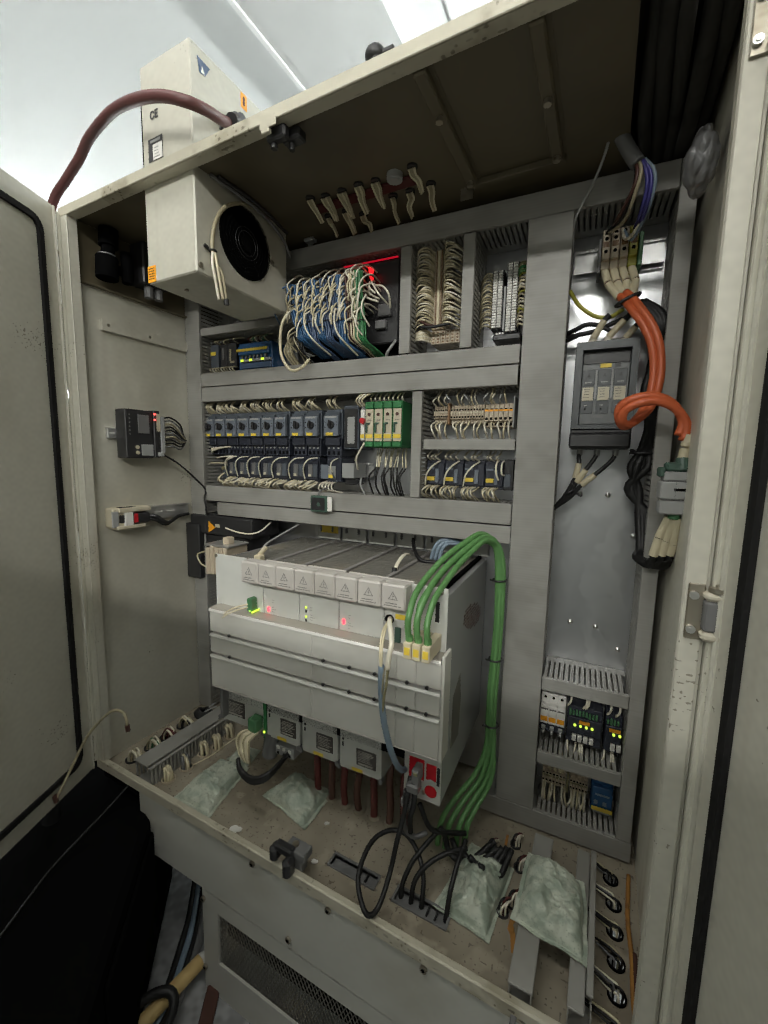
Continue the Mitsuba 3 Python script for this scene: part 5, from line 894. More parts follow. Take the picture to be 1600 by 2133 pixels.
wires('top_wire', 'black wire lying along the back of the drive top', None, [[(0.66, 0.05, 0.965), (0.675, 0.02, 0.948), (0.70, -0.01, 0.934), (0.725, -0.01, 0.931), (0.75, 0.0, 0.932), (0.79, 0.01, 0.932)]], 'm_rubber', 0.004, 8, cat='cable')
wires('top_wire', 'blue-grey cables arching behind the green cables above the drive', None, [[(0.722 + 0.009 * q, 0.0, 0.935), (0.729 + 0.009 * q, 0.0, 0.962), (0.742 + 0.008 * q, 0.01, 0.977 - 0.003 * q), (0.767 + 0.006 * q, 0.02, 0.977 - 0.004 * q), (0.795, 0.05, 0.966 - 0.004 * q)] for q in range(3)], 'm_bluegrey', 0.004, 9, cat='cable')
t = thing('busbar_holder', 'pale plate with terminals along the back of the drive', 'plate')
for q in range(6):
    a = 0.36 + 0.0785 * q
    part(t, 'segment', bx(a, a + 0.070, 0.104, 0.110, 0.93, 0.984, 0.001), 'm_panelwhite')
    for u in (a + 0.014, a + 0.050): part(t, 'clip', join([cyl((u, 0.104, 0.970), (u, 0.098, 0.970), 0.004, 8), bx(u - 0.003, u + 0.002, 0.099, 0.1038, 0.950, 0.964, 0.001)]), 'm_greydark')
part(t, 'yellow_label', bx(0.372, 0.425, 0.1005, 0.1038, 0.947, 0.975), 'm_yellow')
t = thing('power_supply', 'black device with an orange warning triangle left of the drive', 'power supply')
part(t, 'housing', join([bx(0.006, 0.232, -0.012, 0.10, 0.930, 0.982, 0.003), bx(-0.004, 0.048, -0.02, 0.0, 0.80, 0.957, 0.003), bx(0.052, 0.2, 0.0, 0.1, 0.87, 0.928, 0.002)]), 'm_black')
part(t, 'warning_label', upright(extr(Polygon([(0.078, 0.935), (0.079, 0.967), (0.104, 0.951)]), 0.0006), -0.0128), 'm_yelloworange'); part(t, 'label_plate', bx(0.104, 0.120, -0.0132, -0.0124, 0.952, 0.961), 'm_cream')
wires('top_wire', 'white wire dropping in front of the black power supply', None, [[(0.150, -0.02, 0.955), (0.175, -0.025, 0.952), (0.205, -0.025, 0.948), (0.235, -0.02, 0.947), (0.252, 0.0, 0.953), (0.262, 0.03, 0.974)]], 'm_wirewhite', 0.0024, 8, cat='cable')
t = thing('terminal_block', 'tan ribbed terminal stack at the left end of the drive', 'terminal block')
for q in range(5): part(t, 'terminal', bx(0.195 + 0.014 * q, 0.207 + 0.014 * q, -0.13, -0.06, 0.862 + 0.001 * q, 0.930 - J(0.004), 0.0015), 'm_terminal')
part(t, 'foot', bx(0.19, 0.268, -0.128, -0.06, 0.931, 0.936, 0.001), 'm_rail'); part(t, 'tab', bx(0.232, 0.250, -0.11, -0.09, 0.936, 0.952, 0.001), 'm_terminal')
part(t, 'lever', tube([(0.195, -0.13, 0.918), (0.175, -0.135, 0.908), (0.185, -0.135, 0.888), (0.197, -0.13, 0.88)], 0.002, 6), 'm_wiredark')
solo('side_cover', 'black cover plate standing between left wall duct and drive', 'cover', bx(0.236, 0.285, -0.09, 0.05, 0.62, 0.860, 0.002), 'm_blackmatt')

# ------------------------------------------------------------------ left wall devices (world coordinates)
t = thing('wall_controller', 'black controller with two red lights on the left wall', 'controller')
part(t, 'housing', join([bx(-0.012, 0.026, 0.082, 0.150, 1.137, 1.251, 0.002), bx(-0.012, 0.030, 0.150, 0.167, 1.139, 1.253, 0.002)]), 'm_black', pl=False)
part(t, 'front_panel', join([bx(0.0262, 0.0275, 0.112, 0.140, 1.196, 1.240, 0.0005)]), 'm_greydark', pl=False); part(t, 'switch_panel', bx(0.0262, 0.0275, 0.118, 0.148, 1.143, 1.170, 0.0005), 'm_greyplastic', pl=False)
part(t, 'dial', join([cyl((0.0262, 0.108, z), (0.029, 0.108, z), 0.0045, 12) for z in (1.163, 1.150)]), 'm_cream', pl=False)
part(t, 'label_plate', bx(0.0302, 0.0312, 0.157, 0.166, 1.203, 1.246), 'm_cream', pl=False)
for z in (1.244, 1.2305): part(t, 'status_light', cyl((0.0302, 0.1525, z), (0.0316, 0.1525, z), 0.0024, 8), 'm_led', pl=False, emit=(6, 0.3, 0.25))
part(t, 'connector', join([bx(0.0, 0.030, 0.1675, 0.18, 1.15, 1.24, 0.002), bx(0.03, 0.042, 0.156, 0.167, 1.142, 1.152, 0.001)]), 'm_greyplastic', pl=False)
for q in range(6): part(t, 'port', cyl((0.0262, 0.092, 1.238 - 0.009 * q), (0.0272, 0.092, 1.238 - 0.009 * q), 0.0018, 6), 'm_greydark', pl=False)
t = thing('mounting_rail', 'short metal rail behind the black wall controller', 'mounting rail', 'metal mounting rails')
part(t, 'web', bx(-0.0215, -0.0125, 0.064, 0.26, 1.182, 1.206, 0.001), 'm_rail', pl=False); part(t, 'slot', bx(-0.0124, -0.0118, 0.068, 0.08, 1.193, 1.1955), 'm_white', pl=False)
wires('wire_bundle', 'dark wires arching from the wall controller to the left duct', None, [[(0.02 + J(0.006), 0.178, 1.236 - 0.008 * q), (0.026 + J(0.006), 0.20, 1.240 - 0.008 * q), (0.022 + J(0.006), 0.225, 1.224 - 0.007 * q), (0.01, 0.246, 1.198 - 0.003 * q), (0.0, 0.262, 1.186)] for q in range(10)], ['m_rubber', 'm_greydark', 'm_wiredark', 'm_rubber'], 0.0023, pl=False)
t = thing('wall_bracket_plug', 'pale socket unit with a red and black plug on the left wall', 'socket')
part(t, 'housing', join([bx(-0.0215, 0.012, 0.050, 0.088, 0.972, 1.018, 0.003), bx(-0.0215, 0.020, 0.060, 0.14, 1.008, 1.019, 0.002), bx(-0.0215, 0.020, 0.055, 0.125, 0.968, 0.977, 0.002)]), 'm_cream', pl=False)
part(t, 'side_plate', bx(0.0122, 0.016, 0.046, 0.062, 0.974, 1.012, 0.002), 'm_greyplastic', pl=False); part(t, 'slot', join([bx(0.0122, 0.0165, 0.064, 0.074, 0.984, 1.002), bx(-0.005, 0.012, 0.068, 0.105, 1.0192, 1.0200)]), 'm_black', pl=False)
part(t, 'front_panel', bx(0.0122, 0.0195, 0.074, 0.094, 0.976, 1.008, 0.001), 'm_white', pl=False)
part(t, 'plug', bx(0.0, 0.021, 0.096, 0.135, 0.980, 1.004, 0.002), 'm_black', pl=False); part(t, 'red_button', bx(0.0212, 0.0225, 0.094, 0.104, 0.982, 1.004, 0.0006), 'm_red', pl=False)
part(t, 'cable', tube([(0.012, 0.13, 0.990), (0.022, 0.150, 0.982), (0.024, 0.172, 0.969), (0.018, 0.195, 0.974), (0.008, 0.225, 0.983), (0.0, 0.26, 0.985)], 0.0042, 9), 'm_rubber', pl=False, smooth=True)
part(t, 'cable', tube([(0.012, 0.135, 0.995), (0.026, 0.148, 0.992), (0.027, 0.165, 0.978), (0.02, 0.18, 0.972)], 0.0048, 9), 'm_black', pl=False, smooth=True)
t = thing('mounting_rail', 'metal rail with two slots behind the pale wall socket', 'mounting rail', 'metal mounting rails')
part(t, 'web', bx(-0.0215, -0.006, 0.14, 0.265, 0.980, 1.014, 0.001), 'm_rail', pl=False); part(t, 'lip', bx(-0.006, 0.0, 0.14, 0.265, 1.012, 1.015), 'm_rail', pl=False)
part(t, 'slot', join([bx(-0.0058, -0.005, y, y + 0.022, 0.997, 1.000) for y in (0.165, 0.20)]), 'm_white', pl=False)
wires('sensor_cable', 'thin black cable curving from wall controller over the left duct', None, [[(0.034, 0.162, 1.146), (0.034, 0.175, 1.143), (0.031, 0.216, 1.121), (0.031, 0.262, 1.083), (0.036, 0.290, 1.052), (0.046, 0.276, 1.030), (0.054, 0.274, 1.010), (0.055, 0.277, 0.985), (0.055, 0.30, 0.965)]], 'm_rubber', 0.0028, 8, 6, cat='cable', pl=False)
t = thing('earth_cable', 'thin brown earth cable bowed between left door and side wall', 'cable')
part(t, 'cable', tube([(0.028, -0.110, 0.412), (0.020, -0.075, 0.455), (0.045, -0.05, 0.525), (0.098, -0.030, 0.585), (0.130, -0.022, 0.591), (0.143, -0.022, 0.577), (0.141, -0.020, 0.562)], 0.0030, 8, 7), 'm_wiredark', pl=False, smooth=True)
for p, q, r in (((0.141, -0.020, 0.563), (0.140, -0.018, 0.548), 0.0048), ((0.0245, -0.113, 0.418), (0.028, -0.112, 0.402), 0.005)): part(t, 'lug', cyl(p, q, r, 8), 'm_brownwire', pl=False)
# dark things high on the left wall
t = thing('pressure_unit', 'dark valve stack high on the left wall', 'fitting')
part(t, 'body', join([cyl((0.010, 0.070, 1.530), (0.010, 0.072, 1.575), 0.022, 14), cyl((0.010, 0.072, 1.575), (0.008, 0.078, 1.60), 0.013, 12), cyl((0.008, 0.078, 1.60), (0.008, 0.080, 1.636), 0.019, 14)]), 'm_blackmatt', pl=False, smooth=40)
part(t, 'valve', join([cyl((0.012, 0.115, 1.535), (0.012, 0.115, 1.60), 0.012, 12), cyl((0.004, 0.095, 1.56), (0.004, 0.13, 1.56), 0.010, 10)]), 'm_blackmatt', pl=False, smooth=40)
part(t, 'collar', cyl((0.010, 0.072, 1.574), (0.010, 0.072, 1.580), 0.018, 12), 'm_greydark', pl=False)
t = thing('junction_box', 'dark box with one green light behind the cooling unit', 'junction box')
part(t, 'housing', bx(-0.02, 0.03, 0.142, 0.205, 1.545, 1.638, 0.003), 'm_black', pl=False); part(t, 'status_light', cyl((0.0302, 0.160, 1.612), (0.0325, 0.160, 1.612), 0.0024, 8), 'm_led', pl=False, emit=(0.3, 0.5, 0.05))
part(t, 'gland', join([cyl((0.012, 0.165, 1.545), (0.012, 0.165, 1.520), 0.010, 10), cyl((0.012, 0.19, 1.545), (0.012, 0.19, 1.522), 0.010, 10)]), 'm_greydark', pl=False)

# ------------------------------------------------------------------ cooling unit through the roof
AC = thing('cooling_unit', 'beige cooling unit set through the roof with a black round fan grille', 'cooling unit')
x0, x1, y0, y1 = 0.222, 0.356, 0.0225, 0.262
part(AC, 'housing', join([bx(x0, x1, y0, y1, 1.467, 1.645, 0.0025)]), 'm_beige', pl=False)
part(AC, 'upper_housing', bx(x0 + 0.001, x1 - 0.001, y0 + 0.0005, y1 - 0.002, 1.6455, 1.8335, 0.0025), 'm_beige', pl=False)
part(AC, 'rear_edge', bx(x0 - 0.006, x0 + 0.0005, y0 + 0.004, y0 + 0.010, 1.6455, 1.80, 0.001), 'm_black', pl=False)
FN = part(AC, 'fan_opening', cyl((x1 - 0.0005, 0.139, 1.561), (x1 + 0.0010, 0.139, 1.561), 0.0645, 48), 'm_blackmatt', pl=False)
for r in (0.064, 0.057, 0.050, 0.043, 0.036, 0.029, 0.022):
    part(FN, 'ring', tube([(x1 + 0.0035 + 0.002 * (1 - r / 0.064), 0.139 + r * math.cos(a), 1.561 + r * math.sin(a)) for a in np.linspace(0, 2 * math.pi, 41)], 0.0008, 6, 1), 'm_blackmatt' if r > 0.03 else 'm_black', pl=False, smooth=True)
part(FN, 'spoke', join([tube([(x1 + 0.005, 0.139 + 0.012 * math.cos(a), 1.561 + 0.012 * math.sin(a)), (x1 + 0.0032, 0.139 + 0.066 * math.cos(a), 1.561 + 0.066 * math.sin(a))], 0.0012, 6) for a in (0.6, 0.6 + math.pi / 2, 0.6 + math.pi, 0.6 + 1.5 * math.pi)]), 'm_blackmatt', pl=False)
part(FN, 'hub', cyl((x1 + 0.0012, 0.139, 1.561), (x1 + 0.004, 0.139, 1.561), 0.014, 20), 'm_blackmatt', pl=False)
part(AC, 'orange_sticker', bx(x0 + 0.0005, x0 + 0.0235, y0 - 0.0006, y0 - 0.00005, 1.4685, 1.4975), 'm_yelloworange', pl=False)
part(AC, 'print', join([bx(x0 + 0.004, x0 + 0.0195, y0 - 0.0010, y0 - 0.0006, z, z + 0.0012) for z in (1.474, 1.4785, 1.483, 1.4875, 1.492)]), 'm_brownwire', pl=False)
for y, z in ((0.030, 1.480), (0.212, 1.556)): part(AC, 'screw', cyl((x1, y, z), (x1 + 0.004, y, z), 0.0042, 10), 'm_hingemetal', pl=False)
part(AC, 'screw', cyl((0.268, 0.07, 1.467), (0.268, 0.07, 1.4645), 0.004, 8), 'm_hingemetal', pl=False)
part(AC, 'ce_mark', text('CE', 0.0125, 0.259, y0 - 0.0002, 1.740, True), 'm_print', pl=False)
RPt = part(AC, 'rating_plate', bx(0.2405, 0.2795, y0 - 0.0006, y0 - 0.00005, 1.672, 1.709), 'm_print', pl=False)
part(RPt, 'white_field', bx(0.2535, 0.279, y0 - 0.0012, y0 - 0.0007, 1.6725, 1.698), 'm_white', pl=False)
part(RPt, 'print', join([bx(0.256 + U(0, 0.003), 0.268 + U(0, 0.008), y0 - 0.0017, y0 - 0.0013, z, z + 0.0011) for z in (1.676, 1.681, 1.686, 1.691)] + [bx(0.247, 0.274, y0 - 0.0012, y0 - 0.0007, 1.7015, 1.706)]), 'm_greyplastic', pl=False)
LG = part(AC, 'blue_emblem', (lambda m: (np.stack([x1 - 0.0008 + m[0][:, 2], m[0][:, 0], m[0][:, 1]], 1), m[1]))(extr(Polygon([(0.038, 1.816), (0.064, 1.8135), (0.054, 1.795), (0.042, 1.793)]), 0.0006)), 'm_bluewire2', pl=False)
part(LG, 'white_mark', (lambda m: (np.stack([x1 - 0.0001 + m[0][:, 2], m[0][:, 0], m[0][:, 1]], 1), m[1]))(extr(Polygon([(0.0445, 1.795), (0.0525, 1.795), (0.0475, 1.806)]), 0.0004)), 'm_white', pl=False)
OS = part(AC, 'orange_sticker', bx(x1 - 0.0008, x1 - 0.0003, 0.135, 0.150, 1.803, 1.829), 'm_yelloworange', pl=False)
part(OS, 'mark', bx(x1 - 0.0002, x1 + 0.0002, 0.140, 0.1445, 1.809, 1.824), 'm_redcable', pl=False)
t = thing('fan_cable', 'grey cable with bare cream ends hanging beside the fan', 'cable')
part(t, 'sheath', tube([(0.362, 0.150, 1.633), (0.362, 0.124, 1.627), (0.363, 0.084, 1.600), (0.3635, 0.061, 1.565), (0.3635, 0.052, 1.530), (0.364, 0.052, 1.508), (0.366, 0.054, 1.49)], 0.0036, 9, 6), 'm_wiredark', pl=False, smooth=True)
for q, ps in enumerate(([(0.366, 0.050, 1.508), (0.368, 0.047, 1.487), (0.368, 0.052, 1.462), (0.367, 0.060, 1.43)], [(0.367, 0.054, 1.508), (0.372, 0.054, 1.485), (0.372, 0.060, 1.455), (0.371, 0.066, 1.432)], [(0.365, 0.054, 1.495), (0.374, 0.062, 1.475), (0.374, 0.068, 1.45), (0.373, 0.072, 1.43)])):
    part(t, 'core', tube(ps, 0.0026, 8, 6), ('m_wirewhite', 'm_sleeve', 'm_wiredark')[q], pl=False, smooth=True)
part(t, 'cable_tie', join([tube([(0.3640 + 0.006 * math.cos(a), 0.052 + 0.006 * math.sin(a), 1.511) for a in np.linspace(0, 2 * math.pi, 13)], 0.0016, 6, 2), cyl((0.360, 0.046, 1.513), (0.359, 0.038, 1.517), 0.003, 8)]), 'm_black', pl=False)
part(t, 'end_cap', cyl((0.3728, 0.0715, 1.434), (0.3728, 0.0725, 1.424), 0.0045, 10), 'm_black', pl=False)
wires('roof_cable', 'dark cable running along the roof edge above the fan', None, [[(0.366, 0.05, 1.634), (0.370, 0.12, 1.632), (0.372, 0.18, 1.625), (0.368, 0.235, 1.610), (0.366, 0.262, 1.585)], [(0.374, 0.06, 1.635), (0.378, 0.15, 1.634), (0.376, 0.24, 1.622)]], ['m_greydark', 'm_black'], 0.0034, 8, cat='cable', pl=False)
t = thing('drain_hose', 'brownish red hose arching out of the cooling unit above the roof', 'hose')
part(t, 'hose', tube([(0.358, 0.108, 1.752), (0.372, 0.085, 1.738), (0.393, 0.05, 1.714), (0.405, 0.015, 1.699), (0.401, -0.02, 1.690), (0.357, -0.03, 1.706), (0.298, -0.03, 1.7225), (0.225, -0.022, 1.738), (0.163, -0.010, 1.746), (0.085, 0.006, 1.748), (0.024, 0.020, 1.739), (-0.040, 0.027, 1.722), (-0.105, 0.030, 1.694), (-0.14, 0.03, 1.62), (-0.15, 0.03, 1.4), (-0.15, 0.03, 1.0)], 0.0085, 14, 7), 'm_hose', pl=False, smooth=True)
part(t, 'elbow', join([cyl((0.355, 0.112, 1.757), (0.372, 0.112, 1.760), 0.016, 16, 0.013), cyl((0.366, 0.108, 1.758), (0.380, 0.088, 1.742), 0.012, 14, 0.0105), cyl((0.355, 0.128, 1.772), (0.366, 0.128, 1.772), 0.012, 12)]), 'm_black', pl=False, smooth=40)
part(t, 'clamp', cyl((0.361, 0.082, 1.742), (0.361, 0.081, 1.728), 0.0035, 8), 'm_black', pl=False)
t = thing('roof_eyebolt', 'black rounded knob standing on the cabinet roof', 'knob')
g = trimesh.creation.icosphere(subdivisions=3); v = np.array(g.vertices) * [0.017, 0.015, 0.014] + [0.637, 0.15, 1.795]
part(t, 'head', (v, np.array(g.faces)), 'm_black', pl=False, smooth=True); part(t, 'shank', cyl((0.640, 0.15, 1.644), (0.640, 0.15, 1.79), 0.011, 12), 'm_black', pl=False); part(t, 'lug', bx(0.645, 0.672, 0.145, 0.155, 1.788, 1.797, 0.002), 'm_black', pl=False)
# cable tails poking through the roof
TS = [((0.479, 0.186), (0.483, 0.221)), ((0.510, 0.193), (0.515, 0.224)), ((0.546, 0.194), (0.549, 0.229)), ((0.583, 0.192), (0.581, 0.229)), ((0.616, 0.196), (0.617, 0.228)), ((0.690, 0.190), (0.698, 0.218)), ((0.702, 0.246), (0.699, 0.277)), ((0.625, 0.248), (0.621, 0.286)), ((0.660, 0.249), (0.653, 0.278)), ((0.476, 0.252), (0.482, 0.276)), ((0.518, 0.252), (0.522, 0.281)), ((0.544, 0.276), (0.556, 0.290))]
for q, ((ax, ay), (ex, ey)) in enumerate(TS):
    t = thing('cable_tail', f'{ORD[q]} bunch of cream wire tails hanging under the roof', 'wire tails', 'cream wire tails under the roof'); n = (4, 6, 6, 5, 5, 4, 4, 3, 4, 3, 5, 4)[q]
    part(t, 'gland', cyl((ax, ay, 1.640), (ax, ay, 1.637), 0.009, 14), 'm_black', pl=False)
    for k in range(n):
        o = (k - n / 2) * 0.0034
        part(t, 'wire', tube([(ax + o, ay, 1.636), (ax + o * 0.95 + J(0.001), ay + 0.010, 1.630), (ex + o * 0.7, (ay + ey) / 2 + J(0.002), 1.621), (ex + o * 0.45, ey, 1.610 + J(0.003))], 0.0021, 6, 4), 'm_wiredark' if k % 3 else 'm_sleeve', pl=False, smooth=True)  # darker wire colour carries the shade on these cream tails
solo('insulator_strip', 'dark red insulating strip under the roof among the wire tails', 'insulating strip', bx(0.47, 0.68, 0.208, 0.232, 1.635, 1.6395, 0.001), 'm_redcable', pl=False)
solo('roof_plug', 'pale ring plug in the roof between the wire tails', 'plug', join([cyl((0.654, 0.196, 1.640), (0.654, 0.196, 1.630), 0.014, 20), cyl((0.654, 0.196, 1.630), (0.654, 0.196, 1.628), 0.010, 20)]), 'm_greyplastic', pl=False, smooth=40)
solo('roof_bracket', 'small pale clip under the roof near the cooling unit', 'clip', join([bx(0.372, 0.398, 0.300, 0.318, 1.632, 1.640, 0.002), cyl((0.376, 0.322, 1.640), (0.376, 0.322, 1.63), 0.006, 10)]), 'm_greyplastic', pl=False)
solo('roof_bracket', 'small metal clip under the roof beside the wire tails', 'clip', join([bx(0.745, 0.768, 0.285, 0.288, 1.620, 1.640), bx(0.745, 0.768, 0.285, 0.300, 1.6385, 1.6398)]), 'm_hingemetal', pl=False)

# ------------------------------------------------------------------ things on the floor tray
t = thing('wiring_duct', 'dusty grey wiring duct lying front to back at left of the tray', 'wiring duct')
part(t, 'cover', bx(0.098, 0.146, 0.016, 0.262, 0.438, 0.442, 0.001), 'm_duct', pl=False)
part(t, 'cover', bx(0.1475, 0.156, 0.016, 0.262, 0.434, 0.4375, 0.001), 'm_duct', pl=False)
for xx in (0.099, 0.1535): part(t, 'slotted_side', join([bx(xx, xx + 0.0016, 0.018 + 0.0096 * k, 0.0236 + 0.0096 * k, FZ + 0.001, 0.4335) for k in range(25)]), 'm_duct', pl=False, kind='stuff')
part(t, 'base', bx(0.10, 0.153, 0.018, 0.26, FZ + 0.0005, FZ + 0.002), 'm_duct', pl=False)
for nm, a, b, ya, yb, s in (('left', 0.951, 0.984, 0.008, 0.275, 0), ('right', 1.026, 1.057, 0.018, 0.278, 1)):
    t = thing('wiring_duct', f'grey wiring duct front to back at right of the tray, {"outer" if s else "inner"} one', 'wiring duct')
    if s:
        part(t, 'cover', bx(a, b - 0.010, ya, yb, 0.428, 0.432, 0.001), 'm_duct', pl=False); part(t, 'cover', bx(b - 0.009, b, ya + 0.02, yb, 0.436, 0.440, 0.001), 'm_duct', pl=False)
    else: part(t, 'cover', bx(a, b, ya, yb, 0.428, 0.432, 0.001), 'm_duct', pl=False)
    for xx in (a + 0.001, b - 0.003): part(t, 'slotted_side', join([bx(xx, xx + 0.0016, ya + 0.004 + 0.0096 * k, ya + 0.0096 + 0.0096 * k, FZ + 0.001, 0.4275) for k in range(int((yb - ya) / 0.0096) - 1)]), 'm_duct', pl=False, kind='stuff')
    part(t, 'base', bx(a + 0.003, b - 0.003, ya + 0.002, yb - 0.002, FZ + 0.0005, FZ + 0.002), 'm_duct', pl=False)
    part(t, 'foot', bx(a + 0.008, a + 0.016, ya - 0.022, ya + 0.002, FZ + 0.0005, FZ + 0.004, 0.001), 'm_greydark', pl=False)
def gland(x, y, label, group, mats, n=5, r=0.012, h=0.026, lean=(0.02, 0.0), ring='m_terminal', w=0.0024):
    t = thing('cable_gland', label, 'cable gland', group)
    o = Point(0, 0).buffer(r * 1.2, quad_segs=6).difference(Point(0, 0).buffer(r, quad_segs=6)); v, f = extr(o, 0.004)
    part(t, 'ring', (v + [x, y, FZ + 0.0003], f), ring, pl=False)
    for k in range(n):
        a = 2 * math.pi * k / n + J(0.3); q = r * 0.62
        part(t, 'wire', tube([(x + q * math.cos(a), y + q * math.sin(a), FZ - 0.02), (x + q * math.cos(a) + J(0.001), y + q * math.sin(a), FZ + 0.010), (x + q * 0.8 * math.cos(a) + lean[0] * 0.35, y + q * 0.8 * math.sin(a) + lean[1] * 0.35, FZ + h + J(0.003)), (x + lean[0] + q * 0.6 * math.cos(a), y + lean[1] + q * 0.6 * math.sin(a), FZ + h * 0.75)], w, 6, 5), mats[k % len(mats)], pl=False, smooth=True)
for q, (x, y) in enumerate(GL_L): gland(x, y, f'{ORD[q]} dark-ringed gland with wires along the left wall, from the front', 'glands along the left wall', (['m_wirewhite', 'm_wiredark'], ['m_greenplug', 'm_wiredark', 'm_wirewhite'], ['m_redcable', 'm_brownwire', 'm_wirewhite'], ['m_wirewhite', 'm_wire', 'm_rubber'])[q], 6, 0.014, 0.032, (0.05, -0.008), 'm_black', 0.0028)
for q, (x, y) in enumerate(GL_M): gland(x, y, f'{ORD[q]} pale gland beside the lying left duct, from the front', 'glands beside the lying left duct', (['m_wire'], ['m_sleeve', 'm_greydark'], ['m_sleeve', 'm_wire'], ['m_sleeve'], ['m_wire', 'm_sleeve'])[q], 7 if q == 0 else 4, 0.013, 0.026, (-0.02, 0.006), 'm_terminal', 0.0032 if q == 0 else 0.0042)
for q, (x, y) in enumerate(GL_R): gland(x, y, f'{ORD[q]} black opening with wires along the right edge, from the back', 'openings along the right edge of the tray', (['m_rubber', 'm_wiredark', 'm_rubber', 'm_greydark'], ['m_rubber', 'm_wirewhite', 'm_greydark'], ['m_rubber', 'm_wire', 'm_rubber'])[q % 3], 5, 0.0105, 0.008 + 0.004 * (q % 2), (-0.026 - 0.006 * (q % 3), 0.018 - 0.004 * (q % 2)), 'm_blackmatt', 0.0017)
for q, (x, y) in enumerate(GL_C): gland(x, y, f'{ORD[q]} small wire opening near the right pair of bags', 'small wire openings near the right bags', ['m_wirewhite', 'm_redcable', 'm_rubber'], 4, 0.0085, 0.018, (0.008, 0.016), 'm_black', 0.0020)
t = thing('cable_coil', 'black cable coil in the round hole at the back left of the tray', 'cable')
for q in range(4): part(t, 'cable', tube([(0.03 + (0.026 - 0.004 * q) * math.cos(a), 0.262 + (0.020 - 0.003 * q) * math.sin(a), FZ + 0.004 + 0.004 * q + 0.004 * math.sin(a * 2)) for a in np.linspace(0, 2 * math.pi, 13)], 0.004, 7, 3), 'm_rubber', pl=False, smooth=True)
part(t, 'wire', join([tube([(0.035, 0.25, FZ), (0.045, 0.26, FZ + 0.018), (0.06, 0.285, FZ + 0.025)], 0.002, 6), tube([(0.03, 0.255, FZ), (0.04, 0.27, FZ + 0.02), (0.05, 0.29, FZ + 0.03)], 0.002, 6)]), 'm_greyplastic', pl=False)
wires('tray_wire', 'thin tan wire lying across the glands at left', None, [[(0.19, 0.100, FZ + 0.012), (0.205, 0.14, FZ + 0.016), (0.215, 0.18, FZ + 0.025), (0.235, 0.215, FZ + 0.04)]], 'm_wire', 0.0018, 6, cat='cable', pl=False)
for nm, xa, xb, ya, yb in (('left', 0.614, 0.712, 0.057, 0.0845), ('right', 0.7475, 0.8455, 0.0565, 0.086)):
    t = thing('cable_entry', f'{nm} black slotted cable entry let into the tray', 'cable entry')
    o = sbox(xa - 0.001, ya - 0.001, xb + 0.001, yb + 0.001).difference(sbox(xa + 0.003, ya + 0.003, xb - 0.003, yb - 0.003)); v, f = extr(o, 0.0025); part(t, 'frame', (v + [0, 0, FZ + 0.0003], f), 'm_greydark', pl=False)
    part(t, 'bed', bx(xa + 0.003, xb - 0.003, ya + 0.008, yb - 0.003, FZ - 0.012, FZ - 0.006), 'm_greydark', pl=False); part(t, 'divider', join([bx(x, x + 0.002, ya + 0.004, yb - 0.004, FZ - 0.006, FZ + 0.0005) for x in (xa + 0.06, xa + 0.075)]), 'm_black', pl=False)
    for x in (xa - 0.004, xb + 0.004):
        for y in (ya + 0.002, yb + 0.002): part(t, 'screw', cyl((x, y, FZ), (x, y, FZ + 0.002), 0.0024, 8), 'm_hingemetal', pl=False)
BL = [('tall black cable falling from the drive into the right entry', [(0.758, 0.10, 0.600), (0.760, 0.085, 0.575), (0.757, 0.075, 0.54), (0.752, 0.062, 0.50), (0.747, 0.055, 0.46), (0.745, 0.03, 0.43), (0.742, 0.012, 0.418), (0.735, -0.002, 0.420), (0.722, 0.0, 0.43), (0.702, 0.02, 0.445), (0.694, 0.055, 0.455), (0.697, 0.09, 0.46), (0.715, 0.118, 0.46), (0.740, 0.128, 0.455), (0.770, 0.115, 0.445), (0.790, 0.095, 0.425), (0.795, 0.080, 0.40), (0.795, 0.076, 0.385)]),
      ('black cable arching from the drive to the first entry hole', [(0.800, 0.16, 0.47), (0.785, 0.13, 0.46), (0.768, 0.10, 0.44), (0.758, 0.080, 0.41), (0.757, 0.075, 0.385)]),
      ('black cable arching from the green cables to the second entry hole', [(0.850, 0.15, 0.46), (0.825, 0.125, 0.462), (0.798, 0.10, 0.45), (0.780, 0.082, 0.425), (0.776, 0.075, 0.385)]),
      ('straight black cable dropping into the right end of the entry', [(0.845, 0.16, 0.465), (0.843, 0.12, 0.455), (0.841, 0.09, 0.43), (0.839, 0.075, 0.385)])]
for nm_, ps in BL: wires('black_cable', nm_, None, [ps], 'm_rubber', 0.0042, 10, 7, cat='cable', pl=False)
t = thing('plug', 'dark plugs with grey collars in the red ports of the drive', 'plug')
part(t, 'body', join([bx(0.776, 0.789, -0.228, -0.2015, 0.596, 0.622, 0.002), bx(0.768, 0.790, -0.232, -0.21, 0.580, 0.597, 0.003)]), 'm_greydark'); part(t, 'cap', bx(0.780, 0.788, -0.231, -0.2285, 0.615, 0.621, 0.001), 'm_olive')
part(t, 'body', bx(0.757, 0.778, -0.228, -0.20, 0.545, 0.562, 0.003), 'm_greydark'); part(t, 'lever', bx(0.764, 0.770, -0.236, -0.225, 0.56, 0.585, 0.002), 'm_black')
wires('black_cable', 'two black cables hanging below the drive plugs', None, [[(0.782, -0.222, 0.585), (0.783, -0.23, 0.56), (0.778, -0.232, 0.535), (0.776, -0.222, 0.50)], [(0.766, -0.215, 0.548), (0.760, -0.215, 0.52), (0.757, -0.20, 0.48), (0.77, -0.185, 0.455), (0.79, -0.17, 0.46)], [(0.78, -0.19, 0.53), (0.80, -0.18, 0.48), (0.83, -0.14, 0.45), (0.85, -0.12, 0.44)]], ['m_rubber', 'm_greydark', 'm_rubber'], 0.0046, 10, cat='cable')
